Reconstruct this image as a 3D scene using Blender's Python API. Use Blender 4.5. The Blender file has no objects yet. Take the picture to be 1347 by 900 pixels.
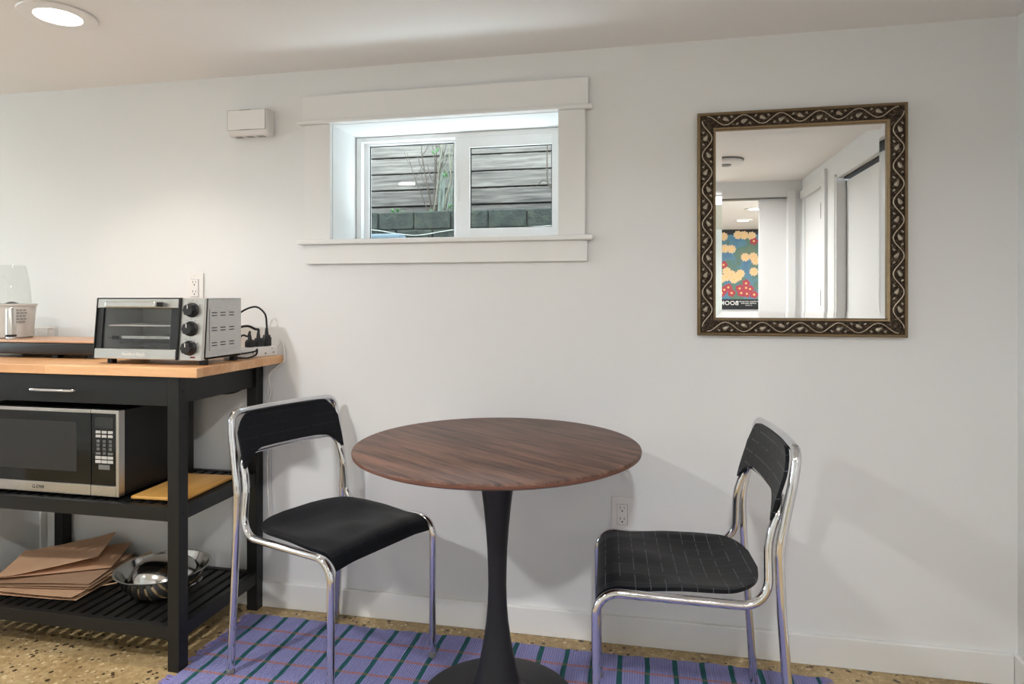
import bpy, bmesh, math, random
from mathutils import Vector, Matrix
random.seed(7)
PI = math.pi
SC = bpy.context.scene
COL = SC.collection

# ------------------------------------------------------------------ helpers
def link(o):
    COL.objects.link(o); return o

def tag(o, label=None, cat=None, group=None, kind=None):
    if label: o['label'] = label
    if cat: o['category'] = cat
    if group: o['group'] = group
    if kind: o['kind'] = kind
    return o

def thing(name, label, cat, loc=(0, 0, 0), rz=0.0, group=None):
    o = bpy.data.objects.new(name, None)
    o.empty_display_size = 0.05
    o.location = loc; o.rotation_euler = (0, 0, rz)
    link(o); return tag(o, label, cat, group)

def obj(name, bm, m, parent=None, smooth=None, label=None):
    me = bpy.data.meshes.new(name)
    bmesh.ops.recalc_face_normals(bm, faces=bm.faces)
    if smooth is not None:
        for f in bm.faces: f.smooth = True
        for e in bm.edges:
            if len(e.link_faces) == 2 and e.calc_face_angle(0) > math.radians(smooth):
                e.smooth = False
    bm.to_mesh(me); bm.free()
    for mm in (m if isinstance(m, (list, tuple)) else [m]): me.materials.append(mm)
    o = bpy.data.objects.new(name, me); link(o)
    if parent is not None: o.parent = parent
    if label: o['label'] = label
    return o

def struct(name, bm, m, parent=None, smooth=None):
    o = obj(name, bm, m, parent, smooth)
    if parent is None: o['kind'] = 'structure'
    return o

def NB(): return bmesh.new()

def add_box(bm, x0, x1, y0, y1, z0, z1, bev=0.0, seg=2, mat=0, xf=None):
    r = bmesh.ops.create_cube(bm, size=1.0)
    vs = r['verts']
    for v in vs:
        v.co = Vector(((x0 + x1) / 2 + v.co.x * (x1 - x0), (y0 + y1) / 2 + v.co.y * (y1 - y0), (z0 + z1) / 2 + v.co.z * (z1 - z0)))
    fs = list({f for v in vs for f in v.link_faces})
    if bev > 0:
        es = list({e for v in vs for e in v.link_edges})
        rb = bmesh.ops.bevel(bm, geom=es, offset=bev, segments=seg, profile=0.5, affect='EDGES')
        vs = list({v for f in rb['faces'] for v in f.verts} | {v for v in vs if v.is_valid})
        fs = list({f for v in vs for f in v.link_faces})
    for f in fs: f.material_index = mat
    if xf is not None:
        for v in vs: v.co = xf @ v.co if isinstance(xf, Matrix) else xf(v.co)
    return vs

def box(*a, **k):
    bm = NB(); add_box(bm, *a, **k); return bm

def add_cyl(bm, p0, p1, r0, r1=None, n=24, mat=0):
    r1 = r0 if r1 is None else r1
    p0, p1 = Vector(p0), Vector(p1)
    d = (p1 - p0).normalized()
    a = Vector((0, 0, 1)) if abs(d.z) < .9 else Vector((1, 0, 0))
    u = d.cross(a).normalized(); w = d.cross(u)
    A = [bm.verts.new(p0 + r0 * (math.cos(2 * PI * i / n) * u + math.sin(2 * PI * i / n) * w)) for i in range(n)]
    B = [bm.verts.new(p1 + r1 * (math.cos(2 * PI * i / n) * u + math.sin(2 * PI * i / n) * w)) for i in range(n)]
    for i in range(n):
        j = (i + 1) % n
        bm.faces.new((A[i], A[j], B[j], B[i])).material_index = mat
    bm.faces.new(A[::-1]).material_index = mat; bm.faces.new(B).material_index = mat

def fillet(pts, rads, seg=8):
    out = []
    n = len(pts)
    for i, p in enumerate(pts):
        p = Vector(p); r = rads[i] if i < len(rads) else 0
        if i == 0 or i == n - 1 or r <= 0:
            out.append(p); continue
        a = Vector(pts[i - 1]); b = Vector(pts[i + 1])
        da, db = (a - p), (b - p)
        la, lb = da.length, db.length
        da.normalize(); db.normalize()
        ang = da.angle(db)
        t = min(r / max(math.tan(ang / 2), 1e-4), la * .49, lb * .49)
        P0, P2 = p + da * t, p + db * t
        k = 0.5523 if ang > 1 else .6
        C0, C1 = P0.lerp(p, k + .05 * 0), P2.lerp(p, k)
        for j in range(seg + 1):
            s = j / seg
            out.append(P0 * (1 - s) ** 3 + C0 * 3 * s * (1 - s) ** 2 + C1 * 3 * s * s * (1 - s) + P2 * s ** 3)
    res = [out[0]]
    for q in out[1:]:
        if (q - res[-1]).length > 1e-5: res.append(q)
    return res

def catmull(pts, sub=8):
    P = [Vector(p) for p in pts]; out = []
    for i in range(len(P) - 1):
        p0 = P[max(i - 1, 0)]; p1 = P[i]; p2 = P[i + 1]; p3 = P[min(i + 2, len(P) - 1)]
        for j in range(sub):
            t = j / sub
            out.append(0.5 * ((2 * p1) + (-p0 + p2) * t + (2 * p0 - 5 * p1 + 4 * p2 - p3) * t * t + (-p0 + 3 * p1 - 3 * p2 + p3) * t ** 3))
    out.append(P[-1]); return out

def add_tube(bm, path, r, n=16, mat=0, closed=False):
    P = [Vector(p) for p in path]; m = len(P)
    rad = r if isinstance(r, (list, tuple)) else [r] * m
    rings = []; u = None
    for i in range(m):
        if closed: t = (P[(i + 1) % m] - P[(i - 1) % m]).normalized()
        else: t = (P[min(i + 1, m - 1)] - P[max(i - 1, 0)]).normalized()
        if u is None:
            a = Vector((0, 0, 1)) if abs(t.z) < .9 else Vector((0, 1, 0))
            u = t.cross(a).normalized()
        else:
            u = (u - t * u.dot(t)).normalized()
        w = t.cross(u)
        rings.append([bm.verts.new(P[i] + rad[i] * (math.cos(2 * PI * k / n) * u + math.sin(2 * PI * k / n) * w)) for k in range(n)])
    for i in range(m if closed else m - 1):
        A, B = rings[i], rings[(i + 1) % m]
        for k in range(n):
            j = (k + 1) % n
            bm.faces.new((A[k], A[j], B[j], B[k])).material_index = mat
    if not closed:
        bm.faces.new(rings[0][::-1]).material_index = mat; bm.faces.new(rings[-1]).material_index = mat

def add_lathe(bm, prof, n=48, mat=0, c=(0, 0, 0), squash=1.0, closed=True):
    rings = []
    for (r, z) in prof:
        if r < 1e-6: rings.append([bm.verts.new((c[0], c[1], c[2] + z))])
        else: rings.append([bm.verts.new((c[0] + r * math.cos(2 * PI * k / n), c[1] + squash * r * math.sin(2 * PI * k / n), c[2] + z)) for k in range(n)])
    for a, b in zip(rings[:-1], rings[1:]):
        for k in range(n):
            j = (k + 1) % n
            if len(a) == 1 and len(b) == 1: continue
            if len(a) == 1: f = bm.faces.new((a[0], b[j], b[k]))
            elif len(b) == 1: f = bm.faces.new((a[k], a[j], b[0]))
            else: f = bm.faces.new((a[k], a[j], b[j], b[k]))
            f.material_index = mat

def lathe(prof, n=48, **k):
    bm = NB(); add_lathe(bm, prof, n, **k); return bm

def grid_solid(bm, fn_top, fn_bot, nu, nv, mat=0):
    """closed slab between two surfaces fn(u,v), u,v in 0..1"""
    T = [[bm.verts.new(fn_top(i / nu, j / nv)) for j in range(nv + 1)] for i in range(nu + 1)]
    B = [[bm.verts.new(fn_bot(i / nu, j / nv)) for j in range(nv + 1)] for i in range(nu + 1)]
    def q(*v): bm.faces.new(v).material_index = mat
    for i in range(nu):
        for j in range(nv):
            q(T[i][j], T[i + 1][j], T[i + 1][j + 1], T[i][j + 1])
            q(B[i][j], B[i][j + 1], B[i + 1][j + 1], B[i + 1][j])
    for i in range(nu):
        q(T[i][0], B[i][0], B[i + 1][0], T[i + 1][0]); q(T[i][nv], T[i + 1][nv], B[i + 1][nv], B[i][nv])
    for j in range(nv):
        q(T[0][j], T[0][j + 1], B[0][j + 1], B[0][j]); q(T[nu][j], B[nu][j], B[nu][j + 1], T[nu][j + 1])

def add_text(bm, s, size, M, depth=.0004, mat=0, align='CENTER'):
    cu = bpy.data.curves.new('lettering', 'FONT'); cu.body = s; cu.size = size
    cu.align_x = align; cu.align_y = 'CENTER'; cu.extrude = depth; cu.resolution_u = 2
    o = bpy.data.objects.new('lettering', cu); COL.objects.link(o)
    bpy.context.view_layer.update()
    dg = bpy.context.evaluated_depsgraph_get()
    me = bpy.data.meshes.new_from_object(o.evaluated_get(dg))
    me.transform(M)
    n0 = len(bm.faces); bm.from_mesh(me)
    bm.faces.ensure_lookup_table()
    for f in bm.faces[n0:]: f.material_index = mat
    bpy.data.objects.remove(o); bpy.data.curves.remove(cu); bpy.data.meshes.remove(me)

FRONT = Matrix.Rotation(PI / 2, 4, 'X')     # XY text plane -> stands up facing -y

# ------------------------------------------------------------------ materials
def lin(c):
    return tuple((x / 12.92 if x <= .04045 else ((x + .055) / 1.055) ** 2.4) for x in (v / 255 for v in c))

class NT:
    def __init__(s, name):
        s.m = bpy.data.materials.new(name); s.m.use_nodes = True
        s.t = s.m.node_tree; s.b = s.t.nodes['Principled BSDF']
    def n(s, ty, **k):
        nd = s.t.nodes.new(ty)
        for a, v in k.items(): setattr(nd, a, v)
        return nd
    def put(s, inp, v):
        if isinstance(v, bpy.types.NodeSocket): s.t.links.new(v, inp)
        elif isinstance(v, (tuple, list)) and len(v) == 3 and inp.type == 'RGBA': inp.default_value = (*v, 1)
        else: inp.default_value = v
    def math(s, op, a, b=0.0, c=0.0):
        nd = s.n('ShaderNodeMath', operation=op)
        s.put(nd.inputs[0], a); s.put(nd.inputs[1], b); s.put(nd.inputs[2], c); return nd.outputs[0]
    def mix(s, f, a, b):
        nd = s.n('ShaderNodeMix', data_type='RGBA')
        s.put(nd.inputs[0], f); s.put(nd.inputs[6], a); s.put(nd.inputs[7], b); return nd.outputs[2]
    def coord(s, kind='Object', scale=(1, 1, 1), rot=(0, 0, 0)):
        tc = s.n('ShaderNodeTexCoord'); mp = s.n('ShaderNodeMapping')
        mp.inputs['Scale'].default_value = scale; mp.inputs['Rotation'].default_value = rot
        s.t.links.new(tc.outputs[kind], mp.inputs[0]); return mp.outputs[0]
    def sep(s, v):
        nd = s.n('ShaderNodeSeparateXYZ'); s.put(nd.inputs[0], v); return nd.outputs
    def comb(s, x, y, z):
        nd = s.n('ShaderNodeCombineXYZ')
        for i, q in enumerate((x, y, z)): s.put(nd.inputs[i], q)
        return nd.outputs[0]
    def noise(s, v, scale, det=3, rough=.5):
        nd = s.n('ShaderNodeTexNoise'); s.put(nd.inputs['Vector'], v)
        nd.inputs['Scale'].default_value = scale; nd.inputs['Detail'].default_value = det; nd.inputs['Roughness'].default_value = rough
        return nd.outputs[0]
    def vor(s, v, scale, feat='F1', rnd=1.0):
        nd = s.n('ShaderNodeTexVoronoi', feature=feat); s.put(nd.inputs['Vector'], v)
        nd.inputs['Scale'].default_value = scale; nd.inputs['Randomness'].default_value = rnd
        return nd.outputs
    def white(s, v):
        nd = s.n('ShaderNodeTexWhiteNoise', noise_dimensions='3D'); s.put(nd.inputs[0], v); return nd.outputs
    def ramp(s, f, stops):
        nd = s.n('ShaderNodeValToRGB'); cr = nd.color_ramp
        while len(cr.elements) < len(stops): cr.elements.new(.5)
        for e, (p, c) in zip(cr.elements, stops): e.position = p; e.color = (*c, 1)
        s.put(nd.inputs[0], f); return nd.outputs[0]
    def bump(s, h, st=.2, d=.01):
        nd = s.n('ShaderNodeBump'); nd.inputs['Strength'].default_value = st; nd.inputs['Distance'].default_value = d
        s.put(nd.inputs['Height'], h); s.t.links.new(nd.outputs[0], s.b.inputs['Normal'])
    def set(s, **k):
        for a, v in k.items():
            s.put(s.b.inputs[{'col': 'Base Color', 'rough': 'Roughness', 'metal': 'Metallic', 'spec': 'Specular IOR Level', 'ior': 'IOR',
                              'trans': 'Transmission Weight', 'alpha': 'Alpha', 'emc': 'Emission Color', 'ems': 'Emission Strength', 'coat': 'Coat Weight'}[a]], v)
        return s.m

def plain(name, rgb, rough=.5, metal=0., spec=.5, nz=0.0, nscale=30, bump=0.0, bscale=200, bd=.001):
    t = NT(name); c = lin(rgb)
    v = t.coord()
    if nz:
        f = t.noise(v, nscale, 4)
        col = t.mix(f, tuple(x * (1 - nz) for x in c), tuple(min(1, x * (1 + nz)) for x in c))
    else: col = c
    if bump: t.bump(t.noise(v, bscale, 3), bump, bd)
    return t.set(col=col, rough=rough, metal=metal, spec=spec)

M = {}
M['wall'] = plain('wall_paint', (229, 229, 228), .55, nz=.015, nscale=4, bump=.25, bscale=180, bd=.0008)
M['ceil'] = plain('ceiling_paint', (238, 235, 232), .7, nz=.02, nscale=3, bump=.25, bscale=150, bd=.001)
M['trim'] = plain('trim_paint', (232, 231, 229), .38, nz=.01, nscale=6)
M['vinyl'] = plain('window_vinyl', (240, 240, 240), .32, nz=.01)
M['plast'] = plain('white_plastic', (232, 229, 226), .35, nz=.01)
M['ivory'] = plain('warm_white_plastic', (226, 218, 206), .4, nz=.02)
M['dark'] = plain('dark_slot', (22, 22, 22), .6, nz=.1)
M['blackpaint'] = plain('black_painted_wood', (24, 25, 25), .40, spec=.35, nz=.12, nscale=25, bump=.15, bscale=120)
M['blackplast'] = plain('black_plastic', (20, 20, 21), .38, nz=.1)
M['blackmetal'] = plain('black_powder_coat', (25, 25, 27), .42, spec=.45, nz=.08, bump=.12, bscale=600, bd=.0004)
M['blackgloss'] = plain('black_gloss', (10, 10, 11), .08, nz=.05)
M['rubber'] = plain('black_rubber', (18, 18, 18), .7, nz=.1)
M['gold'] = plain('aged_gold', (136, 116, 88), .42, metal=.7, nz=.25, nscale=60, bump=.2, bscale=300)
M['silver'] = plain('antique_silver', (196, 182, 164), .32, metal=.85, nz=.25, nscale=120)
M['leafm'] = plain('antique_leaf', (176, 166, 150), .34, metal=.85, nz=.35, nscale=200, bump=.6, bscale=320, bd=.002)
M['cord'] = plain('paper_cord', (196, 160, 118), .8, nz=.15, nscale=200)
M['whitecable'] = plain('white_cable', (222, 220, 216), .45, nz=.01)
M['gray'] = plain('grey_print', (120, 120, 118), .5, nz=.05)
M['key'] = plain('key_white', (190, 188, 182), .4, nz=.02)
M['keyg'] = plain('key_grey', (110, 110, 108), .4, nz=.02)
M['lightprint'] = plain('light_print', (238, 236, 230), .4, nz=.02)
M['red'] = plain('red_lens', (120, 28, 24), .3, nz=.05)

def mk():
    t = NT('ornate_bronze'); v = t.coord()
    f = t.noise(v, 130, 5, .7); f2 = t.vor(v, 150)[0]
    c = t.ramp(f, [(.3, lin((30, 24, 20))), (.55, lin((78, 66, 54))), (.75, lin((150, 132, 112)))])
    h = t.math('ADD', f, t.math('MULTIPLY', f2, 1.2))
    t.bump(h, .9, .004)
    return t.set(col=c, rough=.42, metal=.7)
M['bronze'] = mk()

def mk():
    t = NT('mirror_silvering'); v = t.coord()
    return t.set(col=t.mix(t.noise(v, 2), (.90, .91, .905), (.92, .925, .92)), rough=0.0, metal=1.0)
M['mirror'] = mk()

def mk():
    t = NT('chrome'); v = t.coord()
    return t.set(col=t.mix(t.noise(v, 12), lin((205, 206, 210)), lin((226, 226, 230))), rough=.07, metal=1.0)
M['chrome'] = mk()

def steel(name, rgb, rough, sc):
    t = NT(name); v = t.coord('Object', sc)
    n = t.noise(v, 60, 3, .6)
    c = lin(rgb)
    t.bump(n, .12, .0004)
    return t.set(col=t.mix(n, tuple(x * .82 for x in c), tuple(min(1, x * 1.12) for x in c)), rough=rough, metal=1.0)
M['steel'] = steel('brushed_steel', (206, 203, 198), .3, (1, 8, 8))
M['steel_side'] = steel('galvanised_side', (196, 195, 193), .42, (6, 1, 6))
M['lining'] = plain('oven_lining', (186, 185, 183), .45, metal=.1, nz=.1)
M['mesh'] = plain('microwave_window_mesh', (40, 40, 40), .35, nz=.05)
M['steel_dark'] = steel('dark_enamel', (110, 108, 106), .4, (2, 2, 2))
M['bowl'] = steel('polished_bowl_steel', (208, 207, 204), .13, (1, 1, 1))

def glassy(name, tint, refl=.10, rough=.0):
    t = NT(name); nt = t.t
    for nd in list(nt.nodes): nt.nodes.remove(nd)
    out = nt.nodes.new('ShaderNodeOutputMaterial'); mx = nt.nodes.new('ShaderNodeMixShader')
    tr = nt.nodes.new('ShaderNodeBsdfTransparent'); gl = nt.nodes.new('ShaderNodeBsdfGlossy')
    fr = nt.nodes.new('ShaderNodeFresnel'); fr.inputs[0].default_value = 1.5
    ad = nt.nodes.new('ShaderNodeMath'); ad.operation = 'ADD'; ad.inputs[1].default_value = refl
    ge = nt.nodes.new('ShaderNodeNewGeometry'); iv = nt.nodes.new('ShaderNodeMath'); iv.operation = 'SUBTRACT'; iv.inputs[0].default_value = 1
    nt.links.new(ge.outputs['Backfacing'], iv.inputs[1])
    nt.links.new(fr.outputs[0], ad.inputs[0])
    mu = nt.nodes.new('ShaderNodeMath'); mu.operation = 'MULTIPLY'
    nt.links.new(ad.outputs[0], mu.inputs[0]); nt.links.new(iv.outputs[0], mu.inputs[1]); ad = mu
    tc = nt.nodes.new('ShaderNodeTexCoord'); nz = nt.nodes.new('ShaderNodeTexNoise'); nz.inputs['Scale'].default_value = 3
    nt.links.new(tc.outputs['Object'], nz.inputs['Vector'])
    mc = nt.nodes.new('ShaderNodeMix'); mc.data_type = 'RGBA'
    mc.inputs[6].default_value = (*tint, 1); mc.inputs[7].default_value = (*[x * .97 for x in tint], 1)
    nt.links.new(nz.outputs[0], mc.inputs[0]); nt.links.new(mc.outputs[2], tr.inputs[0])
    gl.inputs['Roughness'].default_value = rough
    nt.links.new(mu.outputs[0], mx.inputs[0]); nt.links.new(tr.outputs[0], mx.inputs[1]); nt.links.new(gl.outputs[0], mx.inputs[2])
    nt.links.new(mx.outputs[0], out.inputs[0])
    return t.m
M['glass'] = glassy('window_glass', (.93, .97, .95), 0.0)
M['ovenglass'] = glassy('oven_glass', (.90, .90, .89), .03)
M['mwglass'] = glassy('smoked_glass', (.25, .25, .25), .05)
M['clear'] = glassy('clear_plastic', (.975, .98, .975), .0, .02)
M['frost'] = plain('pale_grey_cup_plastic', (196, 193, 188), .28, nz=.03)

def wood(name, base, dark, axis_rot, stave, length, grain=18, rough=.4, var=.18, contrast=1.0):
    t = NT(name); v = t.coord('Object', (1, 1, 1), (0, 0, axis_rot)); x, y, z = t.sep(v)
    row = t.math('FLOOR', t.math('DIVIDE', y, stave))
    off = t.math('MULTIPLY', t.white(t.comb(row, 3.3, 0))[0], 7.0)
    seg = t.math('FLOOR', t.math('ADD', t.math('DIVIDE', x, length), off))
    rnd = t.white(t.comb(row, seg, 1.7))[0]
    gx = t.math('ADD', t.math('MULTIPLY', x, 1.0), t.math('MULTIPLY', rnd, 9.0))
    gv = t.comb(t.math('MULTIPLY', gx, 1.6), t.math('MULTIPLY', y, grain), t.math('ADD', t.math('MULTIPLY', z, grain), t.math('MULTIPLY', rnd, 5)))
    g1 = t.noise(gv, 2.2, 6, .62); g2 = t.noise(gv, 9.0, 5, .7)
    g = t.math('ADD', t.math('MULTIPLY', g1, .65), t.math('MULTIPLY', g2, .35))
    g = t.math('ADD', t.math('MULTIPLY', t.math('SUBTRACT', g, .5), 2.0 * contrast), .5)
    g = t.math('ADD', g, t.math('MULTIPLY', t.math('SUBTRACT', rnd, .5), var * 2))
    c = t.ramp(g, [(.05, lin(dark)), (.5, tuple((a + b) / 2 for a, b in zip(lin(base), lin(dark)))), (.95, lin(base))])
    t.bump(g2, .08, .0006)
    return t.set(col=c, rough=rough)
M['walnut'] = wood('walnut_veneer', (130, 94, 78), (44, 29, 25), math.radians(35), .5, 3.0, 22, .5, .05, 1.55)
M['walnut_edge'] = plain('walnut_edge', (100, 62, 48), .45, nz=.2, nscale=40)
M['butcher'] = wood('butcher_block', (234, 186, 138), (196, 138, 90), 0, .045, .6, 12, .32, .25, .8)
M['bamboo'] = wood('bamboo_board', (222, 172, 96), (190, 134, 62), PI / 2, .03, .8, 14, .4, .2, .7)
M['acacia'] = wood('riser_wood', (214, 178, 148), (160, 112, 84), 0, .06, .7, 10, .4, .2, 1.0)
def mk():
    t = NT('weathered_cedar'); v = t.coord(); x, y, z = t.sep(v)
    zz = t.math('DIVIDE', t.math('SUBTRACT', z, .3015), .108); row = t.math('FLOOR', zz); fr = t.math('FRACT', zz)
    rnd = t.white(t.comb(row, 2.2, .5))[0]
    gv = t.comb(t.math('ADD', t.math('MULTIPLY', x, 2.0), t.math('MULTIPLY', rnd, 17)), 0.0, t.math('MULTIPLY', z, 34))
    g1 = t.noise(gv, 1.6, 6, .65); g2 = t.noise(v, 22, 4, .7)
    kn = t.vor(t.comb(t.math('ADD', t.math('MULTIPLY', x, 2.2), t.math('MULTIPLY', rnd, 9)), 0.0, t.math('MULTIPLY', z, 9)), 1.0)[0]
    g = t.math('ADD', t.math('MULTIPLY', t.math('SUBTRACT', g1, .5), 1.9), t.math('ADD', .52, t.math('MULTIPLY', t.math('SUBTRACT', rnd, .5), .35)))
    c = t.ramp(g, [(.08, lin((36, 33, 31))), (.45, lin((80, 75, 70))), (.9, lin((118, 112, 105)))])
    c = t.mix(t.math('MULTIPLY', t.math('LESS_THAN', kn, .10), .7), c, lin((38, 32, 28)))
    edge_ = t.math('GREATER_THAN', t.math('ADD', fr, t.math('MULTIPLY', t.math('SUBTRACT', g2, .5), .28)), .90)
    c = t.mix(t.math('MULTIPLY', edge_, .8), c, lin((24, 24, 22)))
    return t.set(col=c, rough=.85)
M['fence'] = mk()

def mk():
    t = NT('polished_concrete'); v = t.coord()
    n1 = t.noise(v, 2.5, 5, .6); n2 = t.noise(v, 45, 4, .65)
    base = t.ramp(t.math('ADD', t.math('MULTIPLY', n1, .55), t.math('MULTIPLY', n2, .45)),
                  [(.32, lin((118, 96, 62))), (.5, lin((168, 142, 100))), (.68, lin((206, 182, 138)))])
    vo = t.vor(v, 62); cellr = t.white(vo[2])[0]
    size = t.math('MULTIPLY', t.math('ADD', t.math('MULTIPLY', cellr, .6), .16), .62)
    stone = t.math('LESS_THAN', t.math('ADD', vo[0], t.math('MULTIPLY', t.math('SUBTRACT', n2, .5), .5)), size)
    r2 = t.white(t.comb(cellr, 5.1, 2.2))[0]
    isdark = t.math('MULTIPLY', stone, t.math('GREATER_THAN', r2, .66))
    islight = t.math('MULTIPLY', stone, t.math('LESS_THAN', r2, .34))
    c = t.mix(t.math('MULTIPLY', islight, .75), base, lin((218, 200, 160)))
    c = t.mix(t.math('MULTIPLY', isdark, .9), c, lin((48, 38, 30)))
    vo2 = t.vor(v, 150); r3 = t.white(vo2[2])[0]
    sp = t.math('MULTIPLY', t.math('LESS_THAN', vo2[0], .3), t.math('GREATER_THAN', r3, .82))
    c = t.mix(t.math('MULTIPLY', sp, .7), c, lin((92, 70, 48)))
    t.bump(n2, .05, .001)
    return t.set(col=c, rough=t.math('ADD', t.math('MULTIPLY', n1, .15), .32))
M['floor'] = mk()

def mk():
    t = NT('striped_cotton_rug'); v = t.coord(); x, y, z = t.sep(v)
    wob = t.math('MULTIPLY', t.math('SUBTRACT', t.noise(v, 9, 2), .5), .012)
    def stripe(c, start, period, w):
        u = t.math('DIVIDE', t.math('SUBTRACT', t.math('ADD', c, wob), start), period)
        fr = t.math('ABSOLUTE', t.math('SUBTRACT', t.math('FRACT', t.math('ADD', u, .5)), .5))
        return t.math('LESS_THAN', fr, w / period / 2)
    rib = t.math('SINE', t.math('MULTIPLY', x, 2 * PI / .0075))
    n = t.noise(v, 260, 2); n3 = t.noise(v, 14, 3)
    base = t.mix(n, lin((108, 110, 156)), lin((160, 160, 204)))
    base = t.mix(t.math('MULTIPLY', t.math('ADD', rib, 1.0), .24), base, lin((92, 88, 150)))
    base = t.mix(t.math('MULTIPLY', n3, .35), base, lin((168, 164, 214)))
    org = t.math('MULTIPLY', stripe(y, -.175, .088, .0115), t.math('LESS_THAN', y, -.13))
    dots = t.math('GREATER_THAN', t.math('SINE', t.math('ADD', t.math('MULTIPLY', x, 2 * PI / .015), t.math('MULTIPLY', y, 400))), -.2)
    base = t.mix(t.math('MULTIPLY', org, t.math('ADD', t.math('MULTIPLY', dots, .35), .5)), base, lin((172, 112, 92)))
    grn = stripe(x, -1.345, .0842, .0155)
    base = t.mix(t.math('MULTIPLY', grn, .92), base, t.mix(t.math('MULTIPLY', org, .6), lin((12, 84, 78)), lin((110, 110, 84))))
    t.bump(t.math('ADD', t.math('MULTIPLY', rib, .6), t.math('MULTIPLY', n, .8)), .8, .0022)
    return t.set(col=base, rough=.92, spec=.15)
M['rug'] = mk()
M['fringe'] = plain('rug_fringe_thread', (136, 130, 188), .9, nz=.25, nscale=80)

def chairply(name, amt):
    t = NT(name); v = t.coord(); x, y, z = t.sep(v)
    def line(c, start, per, w):
        u = t.math('DIVIDE', t.math('SUBTRACT', c, start), per)
        fr = t.math('ABSOLUTE', t.math('SUBTRACT', t.math('FRACT', t.math('ADD', u, .5)), .5))
        return t.math('LESS_THAN', fr, w / per / 2)
    brk = t.math('GREATER_THAN', t.noise(v, 34, 2), .45)
    isback = t.math('GREATER_THAN', z, .6)
    lx = t.math('MULTIPLY', line(x, .01, .036, .0014), t.math('SUBTRACT', 1.0, isback))
    lz = t.math('MULTIPLY', line(z, .012, .032, .0016), isback)
    ly = t.math('MULTIPLY', line(y, .018, .05, .0012), .45)
    l = t.math('MULTIPLY', t.math('MAXIMUM', t.math('MULTIPLY', t.math('MAXIMUM', lx, lz), brk), ly), amt)
    gr = t.noise(t.comb(t.math('MULTIPLY', x, 6), t.math('MULTIPLY', y, 90), t.math('MULTIPLY', z, 20)), 3, 4, .6)
    base = t.mix(gr, lin((11, 12, 16)), lin((23, 25, 30)))
    t.bump(gr, .15, .0006)
    return t.set(col=t.mix(l, base, lin((120, 126, 134))), rough=t.math('ADD', t.math('MULTIPLY', gr, .16), .34), spec=.16)
M['plyL'] = chairply('black_stained_plywood', .10)
M['plyR'] = chairply('black_stained_plywood_with_wear_lines', .65)

def mk(nm='kraft_paper', k=1.0):
    t = NT(nm); v = t.coord()
    n = t.noise(v, 6, 4); n2 = t.noise(v, 300, 2)
    t.bump(t.math('ADD', t.noise(v, 22, 4), t.math('MULTIPLY', n2, .1)), .5, .004)
    return t.set(col=t.mix(n, lin((186 * k, 144 * k, 112 * k)), lin((216 * k, 178 * k, 144 * k))), rough=.75, spec=.25)
M['kraft'] = mk()
M['kraft2'] = mk('darker_kraft_paper', .84)
M['kraft3'] = mk('light_kraft_paper', 1.06)

def mk():
    t = NT('mossy_block'); v = t.coord(); x, y, z = t.sep(v)
    n = t.noise(v, 14, 6, .7); n2 = t.noise(v, 60, 4)
    c = t.ramp(n, [(.3, lin((18, 22, 20))), (.5, lin((36, 42, 36))), (.72, lin((62, 66, 54)))])
    t.bump(t.math('ADD', n, n2), .6, .01)
    return t.set(col=c, rough=.9)
M['block'] = mk()
M['soil'] = plain('damp_soil', (74, 70, 60), .95, nz=.4, nscale=20, bump=.6, bscale=40, bd=.02)
M['stem'] = plain('dry_stem', (98, 94, 80), .8, nz=.3, nscale=40)
M['stemd'] = plain('brown_stem', (62, 52, 42), .8, nz=.3, nscale=40)
M['leafg'] = plain('fresh_leaf', (50, 88, 40), .5, nz=.25, nscale=30)
M['grassy'] = plain('grey_green_blade', (96, 104, 94), .7, nz=.2, nscale=30)
M['palebag'] = plain('pale_stone', (84, 98, 106), .7, nz=.15, nscale=12)
M['fenceback'] = plain('dark_gap_backing', (26, 25, 24), .9, nz=.2)  # dark sheet added behind the boards so the gaps read dark
M['string'] = plain('pale_string', (150, 150, 142), .8, nz=.1)
M['postwood'] = plain('post_wood', (96, 92, 88), .85, nz=.2)

def lens(name, strength, col=(1, .96, .9)):
    t = NT(name); v = t.coord()
    return t.set(col=(.9, .9, .9), emc=t.mix(t.noise(v, 3), col, tuple(x * .98 for x in col)), ems=strength, rough=.5)
M['lens'] = lens('lamp_lens', 9)

# ------------------------------------------------------------------ the room
CEIL = 1.988; XR = 1.08; XL = -5.2; YB = -2.755; T = .25
OX0, OX1, OZ0, OZ1 = -1.124, -.292, 1.352, 1.782     # window opening
def wallbox(bm, *a): add_box(bm, *a)
bm = NB()
add_box(bm, XL, OX0, 0, T, 0, CEIL + .1); add_box(bm, OX1, XR + .15, 0, T, 0, CEIL + .1)
add_box(bm, OX0, OX1, 0, T, 0, OZ0); add_box(bm, OX0, OX1, 0, T, OZ1, CEIL + .1)
struct('wall_back', bm, M['wall'])
CY0, CY1, CZ = -1.87, -.42, 1.846                    # closet opening in the right wall
DY0, DY1, DZ = -2.68, -2.17, 1.85                    # door opening in the right wall
bm = NB()
for (y0, y1, z0, z1) in ((CY1, 0, 0, CEIL + .1), (CY0, CY1, CZ, CEIL + .1), (DY1, CY0, 0, CEIL + .1), (DY0, DY1, DZ, CEIL + .1), (YB - .12, DY0, 0, CEIL + .1)):
    add_box(bm, XR, XR + .15, y0, y1, z0, z1)
struct('wall_right', bm, M['wall'])
BX0, BX1, BZ = .50, .983, 1.872                      # opening in the wall behind the camera
GX0, GX1, GZ0, GZ1 = -1.28, .42, .05, 1.90            # added glazed opening behind the camera, unseen source of frontal fill light
LY0, LY1, LZ0, LZ1 = -2.00, -.60, .80, 1.75           # added opening in the unseen left wall, lets in fill light
bm = NB()
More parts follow.
